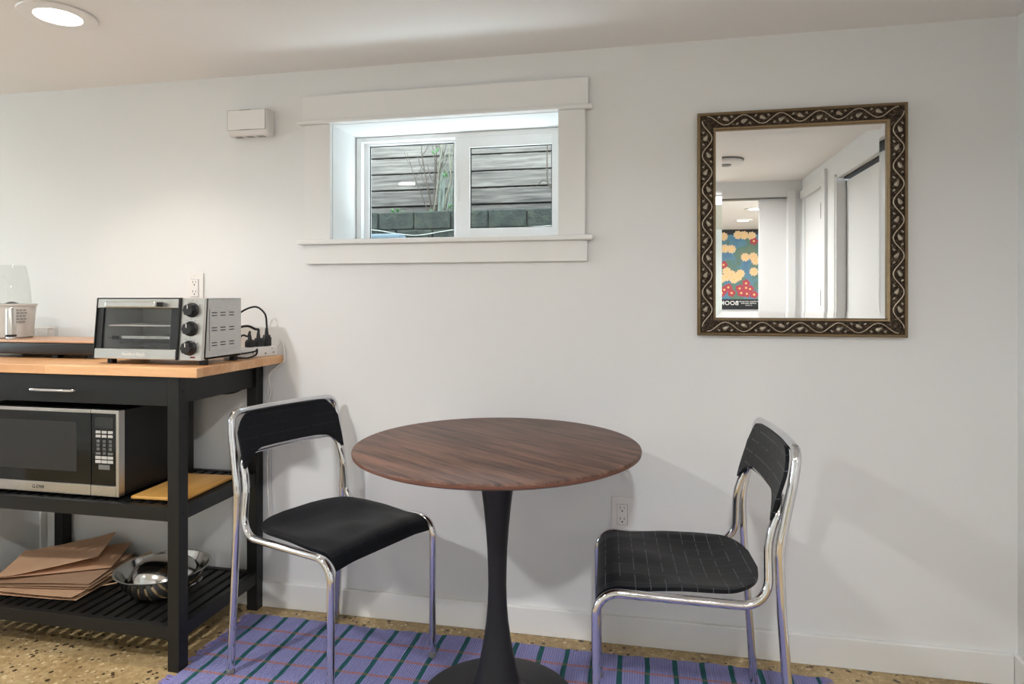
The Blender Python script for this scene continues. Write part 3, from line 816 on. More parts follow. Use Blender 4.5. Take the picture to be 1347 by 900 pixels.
# ------------------------------------------------------------------ chairs
def smooth(a, b, x):
    t_ = min(1, max(0, (x - a) / (b - a))); return t_ * t_ * (3 - 2 * t_)
ZF = .0074
def build_chair(lab, ply, loc, rz):
    C = thing('dining_chair', lab, 'chair', loc, rz, 'chrome and black dining chairs')
    hw = .206; r = .0112
    # rear hoop: both back legs and the top rail
    half = [(-.241, hw, ZF), (-.210, hw, .44), (-.206, hw, .575), (-.240, hw - .002, .745), (-.247, hw - .010, .797)]
    pts = [Vector(p) for p in half] + [Vector((-.262, 0, .800))] + [Vector((p[0], -p[1], p[2])) for p in reversed(half)]
    rads = [0, 1.2, .25, .9, .052, 1.6, .052, .9, .25, 1.2, 0]
    bm = NB(); path = fillet(pts, rads, 10); add_tube(bm, path, r, 20)
    obj('back_frame', bm, M['chrome'], C, 50)
    # front hoop: front legs, seat rails and the arch under the backrest
    half = [(.211, hw, ZF), (.213, hw, .449), (-.184, hw - .004, .434), (-.186, hw - .018, .600), (-.222, hw - .021, .674)]
    pts = [Vector(p) for p in half] + [Vector((-.231, 0, .681))] + [Vector((p[0], -p[1], p[2])) for p in reversed(half)]
    rads = [0, .055, .062, .3, .058, 1.2, .058, .3, .062, .055, 0]
    bm = NB(); add_tube(bm, fillet(pts, rads, 10), r * .94, 20)
    obj('front_frame', bm, M['chrome'], C, 50)
    for (x, sy) in ((.211, 1), (.211, -1), (-.241, 1), (-.241, -1)):
        obj('foot_cap', lathe([(0, ZF - .0008), (.0108, ZF - .0008), (.0122, ZF + .002), (.0122, ZF + .014), (.0113, ZF + .016), (0, ZF + .016)], 18, c=(x, sy * hw, 0)), M['gray'], C, 40)
    # seat shell
    def seat(off):
        def f(u, v):
            s = v
            Ltot = .425; a = s * Ltot
            xr = -.192
            if a < .345: x = xr + a; z = .4635
            else:
                q = (a - .345) / .08; ang = q * 1.25
                x = xr + .345 + .062 * math.sin(ang); z = .4635 - .050 * (1 - math.cos(ang)) * .95
            hwid = .189
            if x < -.05:
                d = (-.05 - x) / .142
                hwid = .189 * (1 - .62 * d ** 2.6)
                hwid = .189 * max(0.0, 1 - (d * .985) ** 3.0) ** (1 / 2.4) if d > 0 else .189
            yy = (u * 2 - 1)
            y = hwid * yy
            yn = y / .189
            z -= .017 * (1 - min(1, abs(yn / .88)) ** 2.4) * math.exp(-((x + .055) / .115) ** 2) if abs(yn) < .88 else 0
            z += .009 * math.exp(-((y) / .05) ** 2) * math.exp(-((x - .09) / .07) ** 2) * .5
            z += .008 * smooth(.1, .19, -x)
            z -= .006 * smooth(.6, 1, abs(yn)) * smooth(.0, .12, x)
            return Vector((x, y, z - off))
        return f
    bm = NB(); grid_solid(bm, seat(0), seat(.0095), 36, 48); obj('seat', bm, ply, C, 50)
    # backrest shell
    def back(off):
        def f(u, v):
            y = (u * 2 - 1) * .1935; ay = abs(y)
            zt_ = .797 - .060 * (max(0, (ay - .13) / .0635)) ** 2.6
            zb_ = .685 - .052 * min(1, max(0, (ay - .098) / .088)) ** 2.3
            z = zb_ + (zt_ - zb_) * v
            x = -.190 - .040 * smooth(.60, .80, z) * 1.05 - .012 * (1 - (ay / .1935) ** 2)
            return Vector((x - off, y, z))
        return f
    bm = NB(); grid_solid(bm, back(-.005), back(.004), 48, 14); obj('backrest', bm, ply, C, 50)
    return C
build_chair('chrome and black chair left of the table beside the cart, facing right', M['plyL'], (-.941, -.330, 0), math.radians(-22.2))
build_chair('chrome and black chair right of the table, faint line pattern, facing left', M['plyR'], (.081, -.416, 0), math.radians(183.5))

# ------------------------------------------------------------------ kitchen cart
ct = thing('kitchen_cart', 'black slatted kitchen cart with a butcher block top at the left wall', 'cart', (0, 0, 0))
CX0, CX1, CYF, CYR = -2.29, -1.401, -.455, -.006
L = .041
for (x0, y0) in ((CX0, CYF), (CX1 - L, CYF), (CX0, CYR - L - .004), (CX1 - L, CYR - L - .004)):
    obj('leg', box(x0, x0 + L, y0, y0 + L, .0, .909, .002), M['blackpaint'], ct)
obj('worktop', box(-2.430, -1.322, -.478, -.003, .909, .938, .002), M['butcher'], ct)
bm = NB(); add_box(bm, CX1 - .030, CX1 - .010, CYF + L, CYR - L - .004, .822, .9085, .001); obj('apron', bm, M['blackpaint'], ct)
bm = NB(); add_box(bm, CX0 + .010, CX0 + .030, CYF + L, CYR - L - .004, .822, .9085, .001); obj('apron', bm, M['blackpaint'], ct)
bm = NB(); add_box(bm, CX0 + L, CX1 - L, CYR - .036, CYR - .016, .822, .9085, .001); obj('apron', bm, M['blackpaint'], ct)
dr = obj('drawer', box(CX0 + L + .002, CX1 - L - .002, CYF + .003, CYF + .37, .816, .905, .0015), M['blackpaint'], ct)
bm = NB(); add_tube(bm, fillet([(-1.930, CYF + .004, .858), (-1.930, CYF - .024, .858), (-1.765, CYF - .024, .858), (-1.765, CYF + .004, .858)], [0, .012, .012, 0], 6), .0048, 12)
obj('handle', bm, M['chrome'], dr, 50, label='chrome bar handle')
def shelf(zt_, hgt):
    bm = NB()
    add_box(bm, CX0 + L, CX1 - L, CYF + .002, CYF + .022, zt_ - hgt, zt_, .0012); add_box(bm, CX0 + L, CX1 - L, CYR - .040, CYR - .020, zt_ - hgt, zt_, .0012)
    add_box(bm, CX1 - .028, CX1 - .004, CYF + L, CYR - L - .004, zt_ - hgt, zt_ + .002, .0012); add_box(bm, CX0 + .004, CX0 + .028, CYF + L, CYR - L - .004, zt_ - hgt, zt_ + .002, .0012)
    x = CX0 + L + .006
    n = 19; pitch = (CX1 - CX0 - 2 * L - .012 + .013) / n
    for i in range(n):
        add_box(bm, x + i * pitch, x + i * pitch + pitch - .0135, CYF + .022, CYR - .040, zt_ - .017, zt_ - .003, .001)
    add_box(bm, CX0 + L, CX1 - L, -.26, -.235, zt_ - .036, zt_ - .017)
    return obj('shelf', bm, M['blackpaint'], ct)
shelf(.505, .044); shelf(.138, .041)
for z in (.485, .118, .86):
    for y in (CYF + L / 2, CYR - L / 2 - .004):
        bm = NB(); add_cyl(bm, (CX1 - .0002, y, z), (CX1 + .0012, y, z), .0045, n=12)
        obj('bolt', bm, M['dark'], ct)

# ------------------------------------------------------------------ microwave
mw = thing('microwave', 'black and stainless microwave on the middle shelf of the cart', 'microwave', (-2.205, -.420, .5055))
MWW, MWD, MWH = .560, .350, .286
for (x, y) in ((.04, .05), (MWW - .04, .05), (.04, MWD - .05), (MWW - .04, MWD - .05)):
    obj('foot', lathe([(0, 0), (.012, 0), (.013, .009), (0, .009)], 16, c=(x, y, 0)), M['rubber'], mw)
z0 = .008
obj('body', box(.002, MWW - .002, .022, MWD, z0, MWH, .004), M['blackplast'], mw)
PX = MWW - .108   # door / panel split
d = obj('door', box(.0, PX - .001, .0, .021, z0 + .034, MWH - .012, .002), M['blackgloss'], mw)
obj('top_strip', box(.0, PX - .001, -.0015, .021, MWH - .0125, MWH - .001, .001), M['steel'], d)
obj('bottom_strip', box(.0, PX - .001, -.003, .021, z0 + .000, z0 + .0345, .0015), M['steel'], d)
obj('window', box(.055, PX - .055, -.0012, .001, .082, .242, .001), M['mesh'], d, label='dull grey see-through mesh window')
bm = NB(); add_text(bm, 'G-DW', .017, Matrix.Translation((.250, -.0034, z0 + .017)) @ FRONT); obj('logo', bm, M['dark'], d)
cp = obj('control_panel', box(PX + .001, MWW - .013, .0, .021, z0 + .0345, MWH - .012, .002), M['blackgloss'], mw)
bm = NB(); add_box(bm, PX + .001, MWW - .013, -.003, .021, z0, z0 + .034, .0015); obj('bottom_strip', bm, M['steel'], cp)
bm = NB(); add_box(bm, PX + .001, MWW - .013, -.0015, .021, MWH - .0125, MWH - .001, .001); obj('top_strip', bm, M['steel'], cp)
bm = NB(); add_box(bm, MWW - .0125, MWW - .001, -.003, .0215, z0, MWH - .001, .0015); obj('side_strip', bm, M['steel'], cp)
obj('display', box(PX + .014, PX + .084, -.0008, .0005, .226, .262, .0004), M['mwglass'], cp)
txt = NB()
def key(x, z, w, h, m, s=None):
    obj('button', box(x - w / 2, x + w / 2, -.0012, .0005, z - h / 2, z + h / 2, .0004), m, cp)
    if s: add_text(txt, s, h * .95, Matrix.Translation((x, -.0016, z)) @ FRONT, .0002)
xs = [PX + .027, PX + .050, PX + .073]
for z in (.2135, .2005):
    for x in xs: key(x, z, .018, .0085, M['key'])
digs = ['1', '2', '3', '4', '5', '6', '7', '8', '9']
for i, dg_ in enumerate(digs): key(xs[i % 3], .184 - (i // 3) * .0125, .0105, .0088, M['keyg'], dg_)
key(xs[0], .1445, .018, .0075, M['keyg']); key(xs[1], .1455, .0105, .0088, M['keyg'], '0'); key(xs[2], .1445, .018, .0075, M['keyg'])
for z in (.1315, .1185):
    for x in xs: key(x, z, .0205, .0095, M['key'])
key(PX + .050, .101, .042, .015, M['keyg'])
obj('key_digits', txt, M['dark'], cp)

# ------------------------------------------------------------------ bamboo board on the middle shelf
bm = NB(); add_box(bm, -.095, .095, -.137, .137, 0, .011, .004, 3)
o = obj('bamboo_board', bm, M['bamboo'], None, 40); o.location = (-1.523, -.272, .5080); o.rotation_euler = (0, 0, math.radians(2.5))
tag(o, 'thin bamboo cutting board lying on the middle shelf right of the microwave', 'cutting board')

# ------------------------------------------------------------------ toaster oven
ov = thing('toaster_oven', 'stainless toaster oven with three black knobs on the butcher block top', 'toaster oven', (-1.744, -.412, .938))
OW, OD, OH = .386, .205, .211; zb = .017
def sh(co):
    f = max(0, 1 - co.y / .10) if co.y > 0 else 1
    return Vector((co.x, co.y + .018 * (co.z - zb) / (OH - zb) * f, co.z))
DW = .302
for (x, y) in ((.035, .03), (OW - .012, .03), (.035, .175), (OW - .012, .180)):
    obj('foot', box(x - .010, x + .010, y - .010, y + .010, 0, .020, .002), M['rubber'], ov)
bm = NB(); t_ = .004
add_box(bm, 0, OW, .012, OD, OH - t_, OH, .0015, xf=sh); add_box(bm, 0, OW, .012, OD, zb, zb + .008, .0015, xf=sh)
add_box(bm, 0, t_, .012, OD, zb, OH, .0015, xf=sh); add_box(bm, OW - t_, OW, .012, OD, zb, OH, .0015, xf=sh)
add_box(bm, t_, OW - t_, OD - .006, OD, zb, OH - t_)
body = obj('body', bm, M['steel_side'], ov)
bm = NB(); add_box(bm, .005, DW, OD - .012, OD - .007, zb + .009, OH - .005); add_box(bm, DW - .004, DW, .022, OD - .012, zb + .009, OH - .005); add_box(bm, .0045, .008, .03, OD - .012, zb + .009, OH - .005)
add_box(bm, .0045, DW, .03, OD - .012, zb + .0085, zb + .011)
obj('cavity_lining', bm, M['lining'], ov)
bm = NB(); add_box(bm, OW - .0002, OW + .002, .040, .176, .043, .176, .001)
pn = obj('side_panel', bm, M['steel_side'], ov)
bm = NB()
for zc in (.160, .112, .064):
    for yc in (.062, .105, .150):
        for dz in (-.0045, .0045): add_box(bm, OW + .0018, OW + .0024, yc - .013, yc + .013, zc + dz - .0015, zc + dz + .0015, .0001)
obj('vent_slots', bm, M['dark'], pn)
bm = NB(); add_box(bm, DW + .002, OW, .0, .022, zb - .001, OH, .0015, xf=sh); cpn = obj('control_panel', bm, M['steel'], ov)
kx = DW + .0425
for i, zc in enumerate((.174, .115, .055)):
    yo = .018 * (zc - zb) / (OH - zb)
    bm = NB()
    prof = []
    n = 48; ringsz = [(.0255, 0), (.0255, -.004), (.0215, -.0065), (.0200, -.0205), (.0178, -.0230)]
    rg_ = []
    for (rr_, yy) in ringsz:
        ring = []
        for k in range(n):
            a = 2 * PI * k / n; lob = 1 + (.055 * math.cos(8 * a) if yy < -.006 else 0)
            ring.append(bm.verts.new((kx + rr_ * lob * math.cos(a) * .93, yo + yy, zc + rr_ * lob * math.sin(a) * .93)))
        rg_.append(ring)
    for A, B in zip(rg_[:-1], rg_[1:]):
        for k in range(n): bm.faces.new((A[k], A[(k + 1) % n], B[(k + 1) % n], B[k]))
    bm.faces.new(rg_[-1]); bm.faces.new(rg_[0][::-1])
    kn = obj('knob', bm, M['blackplast'], cpn, 40)
    bm = NB(); add_box(bm, kx - .0012, kx + .0012, yo - .0240, yo - .0225, zc + .004, zc + .016); obj('pointer', bm, M['lightprint'], kn)
    bm = NB()
    for k in range(9):
        a = math.radians(210 - k * 30); add_box(bm, kx + .0305 * math.cos(a) - .0011, kx + .0305 * math.cos(a) + .0011, yo - .0005, yo + .0003, zc + .0305 * math.sin(a) - .0011, zc + .0305 * math.sin(a) + .0011)
    obj('dial_marks', bm, M['gray'], cpn)
bm = NB(); add_box(bm, kx + .002, kx + .020, .0, .004, zb + .006, zb + .0115, .001); obj('indicator_light', bm, M['red'], cpn)
# door
bm = NB(); add_box(bm, .002, DW - .001, -.010, .008, .180, OH - .001, .002, xf=sh); add_box(bm, .002, DW - .001, -.010, .008, zb + .001, .050, .002, xf=sh)
dd = obj('door', bm, M['steel'], ov)
bm = NB()
add_box(bm, .002, .024, -.007, .006, .0495, .1805, .001, xf=sh); add_box(bm, DW - .027, DW - .001, -.007, .006, .0495, .1805, .001, xf=sh)
add_box(bm, -.001, .002, -.011, .010, zb, OH + .001, xf=sh); add_box(bm, -.001, DW, -.011, .010, OH - .001, OH + .0015, xf=sh)
add_box(bm, DW - .001, DW + .0018, -.008, .010, zb, OH, xf=sh)
obj('door_border', bm, M['blackplast'], dd)
bm = NB(); add_box(bm, .024, DW - .027, -.003, .000, .050, .180, xf=sh); obj('door_glass', bm, M['ovenglass'], dd)
bm = NB(); add_box(bm, .062, .246, -.046, -.037, .1825, .2010, .003, xf=sh)
hd = obj('handle', bm, M['steel'], dd)
for xa in (.064, .232):
    bm = NB(); add_box(bm, xa, xa + .012, -.038, .004, .185, .199, .002, xf=sh); obj('handle_bracket', bm, M['blackplast'], hd)
bm = NB(); add_text(bm, 'Hamilton Beach', .0135, Matrix.Translation((.150, -.0106 + .0015, .0335)) @ FRONT, .0003); obj('logo', bm, M['lightprint'], dd)
# rack and tray inside
bm = NB(); zr = .122
add_tube(bm, [(.020, .034, zr), (DW - .018, .034, zr), (DW - .018, .185, zr), (.020, .185, zr)], .0018, 8, closed=True)
for i in range(16): x = .030 + i * .0163; add_tube(bm, [(x, .034, zr + .002), (x, .185, zr + .002)], .0013, 6)
obj('wire_rack', bm, M['plast'], ov, 50)
bm = NB(); add_box(bm, .025, DW - .022, .040, .180, .076, .079); add_box(bm, .025, DW - .022, .040, .043, .076, .088); add_box(bm, .025, DW - .022, .177, .180, .076, .088)
add_box(bm, .009, .026, .040, .044, .079, .083); obj('crumb_tray', bm, M['bowl'], ov)
bm = NB(); add_tube(bm, [(.010, .09, .060), (DW - .006, .09, .060)], .004, 10); add_tube(bm, [(.010, .14, .060), (DW - .006, .14, .060)], .004, 10); obj('heating_element', bm, M['gray'], ov, 50)

# ------------------------------------------------------------------ power strip, plugs and cables
psA = math.atan2(.099, .034)
ps = thing('power_strip', 'white power strip on the cart top behind the toaster oven', 'power strip', (-1.352, -.097, .938), psA)
PL, PW_, PH = .190, .050, .036
obj('housing', box(-PL / 2 - .025, PL / 2 - .025, 0, PW_, 0, PH, .004, 3), M['plast'], ps, 40)
bm = NB()
for x in (-.035, -.022): add_box(bm, x - .0018, x + .0018, -.0006, .001, .012, .025)
add_cyl(bm, (.018, -.0008, .012), (.018, .001, .012), .0035, n=12); add_cyl(bm, (.052, -.0008, .014), (.052, .001, .014), .003, n=12); add_cyl(bm, (.046, -.0008, .028), (.046, .001, .028), .0016, n=10)
obj('socket_slots', bm, M['gray'], ps)
Rz = Matrix.Rotation(psA, 3, 'Z')
def psw(x, y, z): v = Rz @ Vector((x, y, 0)); return Vector((-1.352 + v.x, -.097 + v.y, .938 + z))
def plugc(lab, lx, pathpts, rad, tall):
    b = psw(lx, .022, PH)
    t = thing('plug_cable', lab, 'cable', b, psA, 'black plugged cables')
    bm = NB()
    add_box(bm, -.013, .013, -.011, .011, .0008, tall * .5, .002); add_box(bm, -.0105, .0105, -.009, .009, tall * .5 - .002, tall * .62, .002)
    add_cyl(bm, (0, 0, tall * .6), (0, 0, tall), .0078, .0048, 14)
    obj('plug', bm, M['blackplast'], t)
    inv = (Matrix.Translation(b) @ Matrix.Rotation(psA, 4, 'Z')).inverted()
    P_ = [inv @ Vector(p) for p in pathpts]
    P_ = [Vector((0, 0, tall - .004)), Vector((0, 0, tall + .012))] + P_
    bm = NB(); add_tube(bm, catmull(P_, 8), rad, 10); obj('cable', bm, M['blackplast'], t, 60)
plugc('black power cord arching highest into the right end of the power strip', .040, [psw(.030, .020, .155), psw(-.005, .03, .180), psw(-.06, .045, .155), psw(-.09, .05, .10), psw(-.095, .055, .012)], .0034, .066)
plugc('black power cord with a middle-height arch between two other plugs', .004, [psw(-.010, .020, .100), psw(-.040, .026, .112), psw(-.07, .044, .10), psw(-.085, .075, .05), psw(-.085, .085, .008)], .0044, .050)
plugc('black power cord nearest the toaster oven with the lowest arch', -.032, [psw(-.042, .020, .076), psw(-.060, .024, .080), psw(-.078, .034, .060), psw(-.085, .066, .02), psw(-.080, .068, .008)], .0034, .044)
bm = NB(); add_tube(bm, catmull([(-1.400, -.196, .960), (-1.372, -.185, .957), (-1.345, -.150, .962), (-1.336, -.148, .970), (-1.338, -.150, .952), (-1.350, -.175, .9425), (-1.376, -.187, .9425), (-1.42, -.195, .943)], 8), .003, 10)
tag(obj('loose_cable', bm, M['blackplast'], None, 60), 'black cable loop lying in front of the power strip', 'cable')
bm = NB(); e = psw(.068, .024, .016)
add_tube(bm, catmull([e, psw(.080, .024, .022), (-1.328, -.010, .985), (-1.330, -.012, .995), (-1.318, -.010, .975), (-1.3135, -.0105, .94), (-1.3135, -.011, .915), (-1.340, -.016, .895), (-1.372, -.018, .86), (-1.366, -.016, .80), (-1.380, -.018, .74), (-1.372, -.018, .62), (-1.378, -.020, .50), (-1.36, -.020, .2)], 8), .0033, 10)
add_tube(bm, catmull([(-1.352, -.010, .885), (-1.366, -.008, .87), (-1.382, -.0085, .84), (-1.380, -.008, .78), (-1.367, -.009, .72), (-1.374, -.009, .6), (-1.37, -.010, .3)], 8), .0028, 10)
tag(obj('white_cable', bm, M['whitecable'], None, 60), 'white cable hanging down the wall behind the right rear leg of the cart', 'cable')
bm = NB(); add_tube(bm, catmull([(-1.62, -.03, .80), (-1.56, -.050, .795), (-1.50, -.060, .80), (-1.46, -.055, .815), (-1.445, -.050, .84)], 6), .004, 8)
tag(obj('hanging_cable', bm, M['blackplast'], None, 60), 'black cable sagging under the cart top behind the microwave', 'cable')

# ------------------------------------------------------------------ riser stand, blender, ribbed box
rs = thing('riser_stand', 'low black stand with a wooden top left of the toaster oven', 'stand', (-1.85, -.30, .938))
obj('base_body', box(-.575, 0, 0, .235, .014, .054, .006, 3), M['blackplast'], rs, 40)
obj('wooden_top', box(-.573, -.003, .004, .231, .0545, .0625, .0025), M['acacia'], rs, 40)
for (x, y) in ((-.045, .018), (-.19, .018), (-.53, .018), (-.045, .20), (-.53, .20)):
    obj('foot', box(x - .012, x + .012, y, y + .024, 0, .016, .002), M['rubber'], rs)
BZ_ = 1.0010
bl_ = thing('blender', 'clear jar blender with a grey translucent cup on the wooden stand', 'blender', (-2.338, -.185, BZ_))
obj('base_cup', lathe([(0, 0), (.062, 0), (.067, .004), (.071, .06), (.0765, .118), (.080, .120), (.080, .127), (.074, .128), (.068, .06), (.064, .008), (0, .008)], 48), M['frost'], bl_, 40)
obj('jar', lathe([(.062, .128), (.060, .16), (.054, .22), (.046, .262), (.042, .272), (0, .272), (0, .269), (.040, .269), (.044, .26), (.052, .22), (.058, .16), (.060, .128)], 48), M['clear'], bl_, 40)
obj('blade_hub', lathe([(0, .118), (.024, .118), (.022, .128), (.010, .134), (0, .136)], 24), M['blackplast'], bl_, 40)
bm = NB()
for i in range(7):
    for k in range(5 if i < 5 else 2):
        a = math.radians(-48 + k * 9 + (3 if i % 2 else 0)); zc = .104 - i * .011; rr_ = .0735 + .0085 * (zc - .06) / .06 + .0006
        xf_ = Matrix.Translation((rr_ * math.cos(a), rr_ * math.sin(a), zc)) @ Matrix.Rotation(a, 4, 'Z')
        add_box(bm, -.0003, .0003, -.0045, .0045, -.002, .002, xf=xf_)
obj('printed_label', bm, M['gray'], bl_)
pg = thing('spice_grinder', 'slim silver cylinder grinder with a black band in front of the blender', 'grinder', (-2.226, -.284, BZ_))
obj('foot_ring', lathe([(0, 0), (.014, 0), (.015, .002), (.014, .010), (0, .010)], 28), M['chrome'], pg, 40)
obj('band', lathe([(0, .0102), (.0165, .0102), (.0172, .013), (.0165, .018), (0, .018)], 28), M['blackplast'], pg, 40)
obj('barrel', lathe([(0, .0182), (.0152, .0182), (.0155, .03), (.0155, .108), (.0125, .114), (0, .114)], 28), M['steel'], pg, 40)
rb = thing('ribbed_box', 'small white ribbed plastic box behind the wooden stand by the wall', 'box', (-2.362, -.036, .938))
bm = NB(); add_box(bm, -.045, .045, -.015, .015, 0, .088, .003)
for i in range(11): x = -.0385 + i * .0077; add_box(bm, x - .0018, x + .0018, -.0165, -.0148, .004, .083, .0005)
obj('container', bm, M['plast'], rb)
obj('lid', box(-.046, .046, -.0165, .0160, .0882, .096, .002), M['plast'], rb)

# ------------------------------------------------------------------ steel bowls on the bottom shelf
BZ0 = .1360
ob = thing('mixing_bowl', 'larger stainless mixing bowl on the bottom shelf of the cart', 'bowl', (-1.628, -.250, BZ0), 0, 'steel bowls')
pr = [(0, .0), (.055, .0), (.075, .004), (.103, .022), (.124, .046), (.137, .072), (.143, .088), (.150, .090), (.151, .092), (.143, .0905), (.135, .074), (.121, .048), (.101, .025), (.074, .0075), (.055, .003), (0, .003)]
obj('bowl_shell', lathe(pr, 64), M['bowl'], ob, 50)
ib = thing('mixing_bowl', 'smaller stainless bowl turned upside down inside the larger bowl', 'bowl', (-1.622, -.245, BZ0 + .046), 0, 'steel bowls')
ib.rotation_euler = (math.radians(-7), math.radians(5), 0)
pr = [(.113, .006), (.116, .004), (.112, .010), (.108, .03), (.097, .055), (.075, .077), (.045, .087), (0, .089), (0, .0865), (.044, .0845), (.073, .0745), (.094, .053), (.105, .03), (.109, .008)]
obj('bowl_shell', lathe([(r_, z_ * .82) for r_, z_ in pr], 64), M['bowl'], ib, 50)

# ------------------------------------------------------------------ folded paper bags
def sheet(bm, w, d, t, z, dz_far=0., lift=0., fold=0., seed=0, xo=0., yo=0., rot=0.):
    r_ = random.Random(seed); ph = r_.uniform(0, 6)
    Mx = Matrix.Translation((xo, yo, 0)) @ Matrix.Rotation(rot, 4, 'Z')
    def tp(u, v):
        x = (u - .5) * w; y = (v - .5) * d
        zz = z + dz_far * v + lift * max(0, u - fold) / max(1e-3, 1 - fold) + .0012 * math.sin(5 * u + ph) + .0012 * math.sin(17 * u + 9 * v + ph) * v + .001 * math.sin(7 * v + ph)
        return Mx @ Vector((x, y, zz))
    def bt(u, v):
        p = tp(u, v); p.z -= t; return p
    grid_solid(bm, tp, bt, 14, 6)
def bag(lab, loc, rz, layers, handle=None, mk_='kraft'):
    t = thing('paper_bag', lab, 'paper bag', loc, rz, 'flattened kraft paper bags')
    bm = NB()
    for k in layers: sheet(bm, **k)
    obj('bag_body', bm, M[mk_], t, 40)
    if handle:
        bm = NB()
        for h in handle: add_tube(bm, catmull(h, 6), .0022, 8)
        obj('handle', bm, M['cord'], t, 60)
    return t
B0 = .1400
bag('flattened brown paper bag, lowest of the pile on the bottom shelf', (-2.055, -.235, B0), math.radians(4),
    [dict(w=.37, d=.30, t=.001, z=.003, seed=1), dict(w=.35, d=.275, t=.001, z=.010, dz_far=-.002, seed=2, rot=.05), dict(w=.365, d=.285, t=.001, z=.016, dz_far=-.004, seed=3, yo=-.012, rot=-.03)],
    [[(.19, .03, .004), (.235, .05, .010), (.262, .02, .014), (.235, -.02, .010), (.19, -.04, .004)]])
bag('flattened brown paper bag in the middle of the pile on the bottom shelf', (-2.045, -.225, B0 + .0185), math.radians(9),
    [dict(w=.355, d=.26, t=.001, z=.003, seed=4), dict(w=.35, d=.255, t=.001, z=.010, dz_far=.004, seed=5, rot=-.03), dict(w=.33, d=.25, t=.001, z=.018, dz_far=.006, seed=6, rot=.02)],
    [[(.17, .10, .006), (.225, .13, .028), (.25, .09, .038), (.23, .05, .020), (.17, .04, .008)], [(.17, -.03, .004), (.215, -.03, .020), (.255, .0, .024), (.24, .04, .014), (.17, .05, .006)]], 'kraft2')
bag('brown paper bag on top of the pile with one side panel lifted up', (-2.085, -.190, B0 + .046), math.radians(27),
    [dict(w=.36, d=.24, t=.001, z=.002, seed=7), dict(w=.30, d=.235, t=.001, z=.007, lift=.036, fold=.15, dz_far=.004, seed=8, xo=-.02, rot=.05)], None, 'kraft3')


# ------------------------------------------------------------------ far room, seen only in the mirror
A_Y = -6.18
po = thing('flower_poster', 'large blue flower poster with a black band of text, seen in the mirror', 'poster', (1.15, A_Y, 0))
t = NT('poster_ground'); v = t.coord(); n = t.noise(v, 5, 4)
cc = t.ramp(n, [(.35, lin((36, 88, 116))), (.47, lin((52, 104, 122))), (.52, lin((54, 92, 74))), (.66, lin((74, 96, 66)))])
mp_ = t.set(col=cc, rough=.4)
PX0, PX1, PZ0, PZ1 = -.62, .75, 1.03, 1.985
obj('frame', box(PX0 - .02, PX1 + .02, .001, .022, PZ0 - .02, CEIL - .001, .002), M['rubber'], po)
obj('printed_field', box(PX0, PX1, .022, .025, PZ0 + .105, 1.925), mp_, po)
MC = plain('poster_cream', (206, 172, 124), .5, nz=.15, nscale=60); MR = plain('poster_red', (150, 26, 42), .5, nz=.2, nscale=50); MY = plain('poster_yellow', (220, 170, 90), .5, nz=.1)
FL = 854.; TH = math.atan(.2072)
def mpt(px, py):   # a mark on the poster: from where the mirror shows it to its place on the poster
    u = (px - 673.5) / FL; w = (392 - py) / FL
    dx = -math.sin(TH) + u * math.cos(TH); dy = math.cos(TH) + u * math.sin(TH)
    tt = (-A_Y + 2.194) / dy; return dx * tt - 1.15, 1.15 + w * tt
bm = NB(); b2 = NB(); b3 = NB()
def flower(b, x, z, r, n=9):
    c = b.verts.new((x, .0262, z)); ring = []
    for k in range(n * 4):
        a = 2 * PI * k / (n * 4); rr_ = r * (.78 + .22 * abs(math.cos(a * n / 2))); ring.append(b.verts.new((x + rr_ * math.cos(a), .0258, z + rr_ * math.sin(a))))
    for k in range(len(ring)): b.faces.new((c, ring[k], ring[(k + 1) % len(ring)]))
    cy = b3; c2 = cy.verts.new((x, .0268, z)); r2 = [cy.verts.new((x + r * .25 * math.cos(2 * PI * k / 10), .0266, z + r * .25 * math.sin(2 * PI * k / 10))) for k in range(10)]
    for k in range(10): cy.faces.new((c2, r2[k], r2[(k + 1) % 10]))
cream = [(190, 330), (228, 332), (275, 336), (100, 340), (110, 415), (150, 418), (80, 420), (235, 468), (285, 465), (300, 490), (288, 558), (120, 555), (150, 575), (190, 590), (120, 590), (90, 600), (165, 605), (205, 570)]
redf = [(288, 368), (100, 515), (105, 670), (130, 655), (200, 662), (240, 630), (240, 658), (265, 665), (245, 695), (210, 690), (90, 690), (150, 690), (290, 700)]
for (a_, b_) in cream:
    x, z = mpt(930 + a_ / 4.74, 240 + b_ / 4.74); flower(bm, x, z, .055)
for (a_, b_) in redf:
    x, z = mpt(930 + a_ / 4.74, 240 + b_ / 4.74); flower(b2, x, z, .05, 5)
for s_ in range(14):
    rr_ = random.Random(s_); flower(bm if s_ % 2 else b2, rr_.choice((rr_.uniform(-.55, -.32), rr_.uniform(.22, .7))), rr_.uniform(1.2, 1.85), .055, 8)
obj('cream_flowers', bm, MC, po); obj('red_flowers', b2, MR, po); obj('flower_centres', b3, MY, po)
bm = NB()
TXT = Matrix.Rotation(PI, 4, 'Z') @ FRONT
x1, z1 = mpt(959, 398); add_text(bm, 'BOOK', .075, Matrix.Translation((x1, .0235, 1.085)) @ TXT, .0004)
x2, z2 = mpt(984, 396)
for i, s_ in enumerate(('the flowers of the garden', 'and field  illustrated', 'in colour')):
    add_text(bm, s_, .022, Matrix.Translation((x2, .0235, 1.108 - i * .023)) @ TXT, .0003)
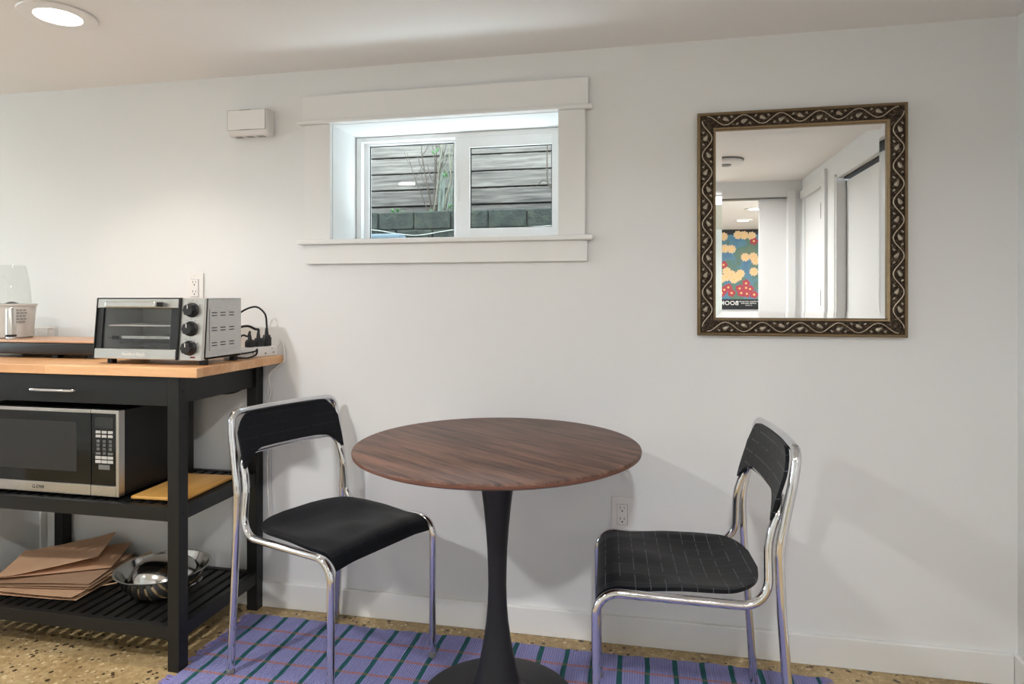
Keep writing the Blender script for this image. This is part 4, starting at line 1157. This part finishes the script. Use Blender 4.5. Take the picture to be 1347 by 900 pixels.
obj('lettering', bm, M['lightprint'], po)
bn = thing('bench', 'pale bench under the flower poster, seen in the mirror', 'bench', (1.15, -5.95, 0))
obj('bench_seat', box(-.6, .7, -.18, .18, .78, .84, .01), M['trim'], bn)
for (x, y) in ((-.56, -.15), (.66, -.15), (-.56, .15), (.66, .15)): obj('leg', box(x - .03, x + .03, y - .03, y + .03, 0, .78, .004), M['trim'], bn)
t = NT('floral_fabric'); v = t.coord(); vo = t.vor(v, 9); rn = t.white(vo[2])[0]
cc = t.ramp(rn, [(.2, lin((226, 196, 150))), (.5, lin((214, 206, 190))), (.75, lin((82, 142, 166))), (.9, lin((210, 160, 140)))])
fm = t.set(col=cc, rough=.9)
cu = obj('floral_cushion', box(-.5, .5, -.06, .06, 0, .145, .03, 4), fm, None, 60); cu.location = (1.13, -5.93, .8405); tag(cu, 'long cream and blue floral cushion on the bench under the poster', 'cushion')

# ------------------------------------------------------------------ world, camera, view
wd = bpy.data.worlds.new('World'); SC.world = wd; wd.use_nodes = True
nt = wd.node_tree; bg = nt.nodes['Background']
sky = nt.nodes.new('ShaderNodeTexSky'); sky.sky_type = 'HOSEK_WILKIE'; sky.turbidity = 8; sky.ground_albedo = .4
sky.sun_direction = Vector((.3, .5, .8)).normalized()
mxn = nt.nodes.new('ShaderNodeMix'); mxn.data_type = 'RGBA'; mxn.inputs[0].default_value = .75; mxn.inputs[7].default_value = (.77, .85, .95, 1)
nt.links.new(sky.outputs[0], mxn.inputs[6]); nt.links.new(mxn.outputs[2], bg.inputs[0]); bg.inputs[1].default_value = 10.5

cam = bpy.data.cameras.new('camera'); co = bpy.data.objects.new('camera', cam); link(co)
co.location = (0, -2.194, 1.15); co.rotation_euler = (PI / 2, 0, TH)
cam.sensor_width = 36; cam.lens = 36 * FL / 1347; cam.shift_y = -(450 - 392) / 1347; cam.clip_start = .02
SC.camera = co
vs = SC.view_settings; vs.view_transform = 'Standard'; vs.look = 'None'; vs.gamma = 1; vs.use_curve_mapping = False; vs.exposure = 0.98
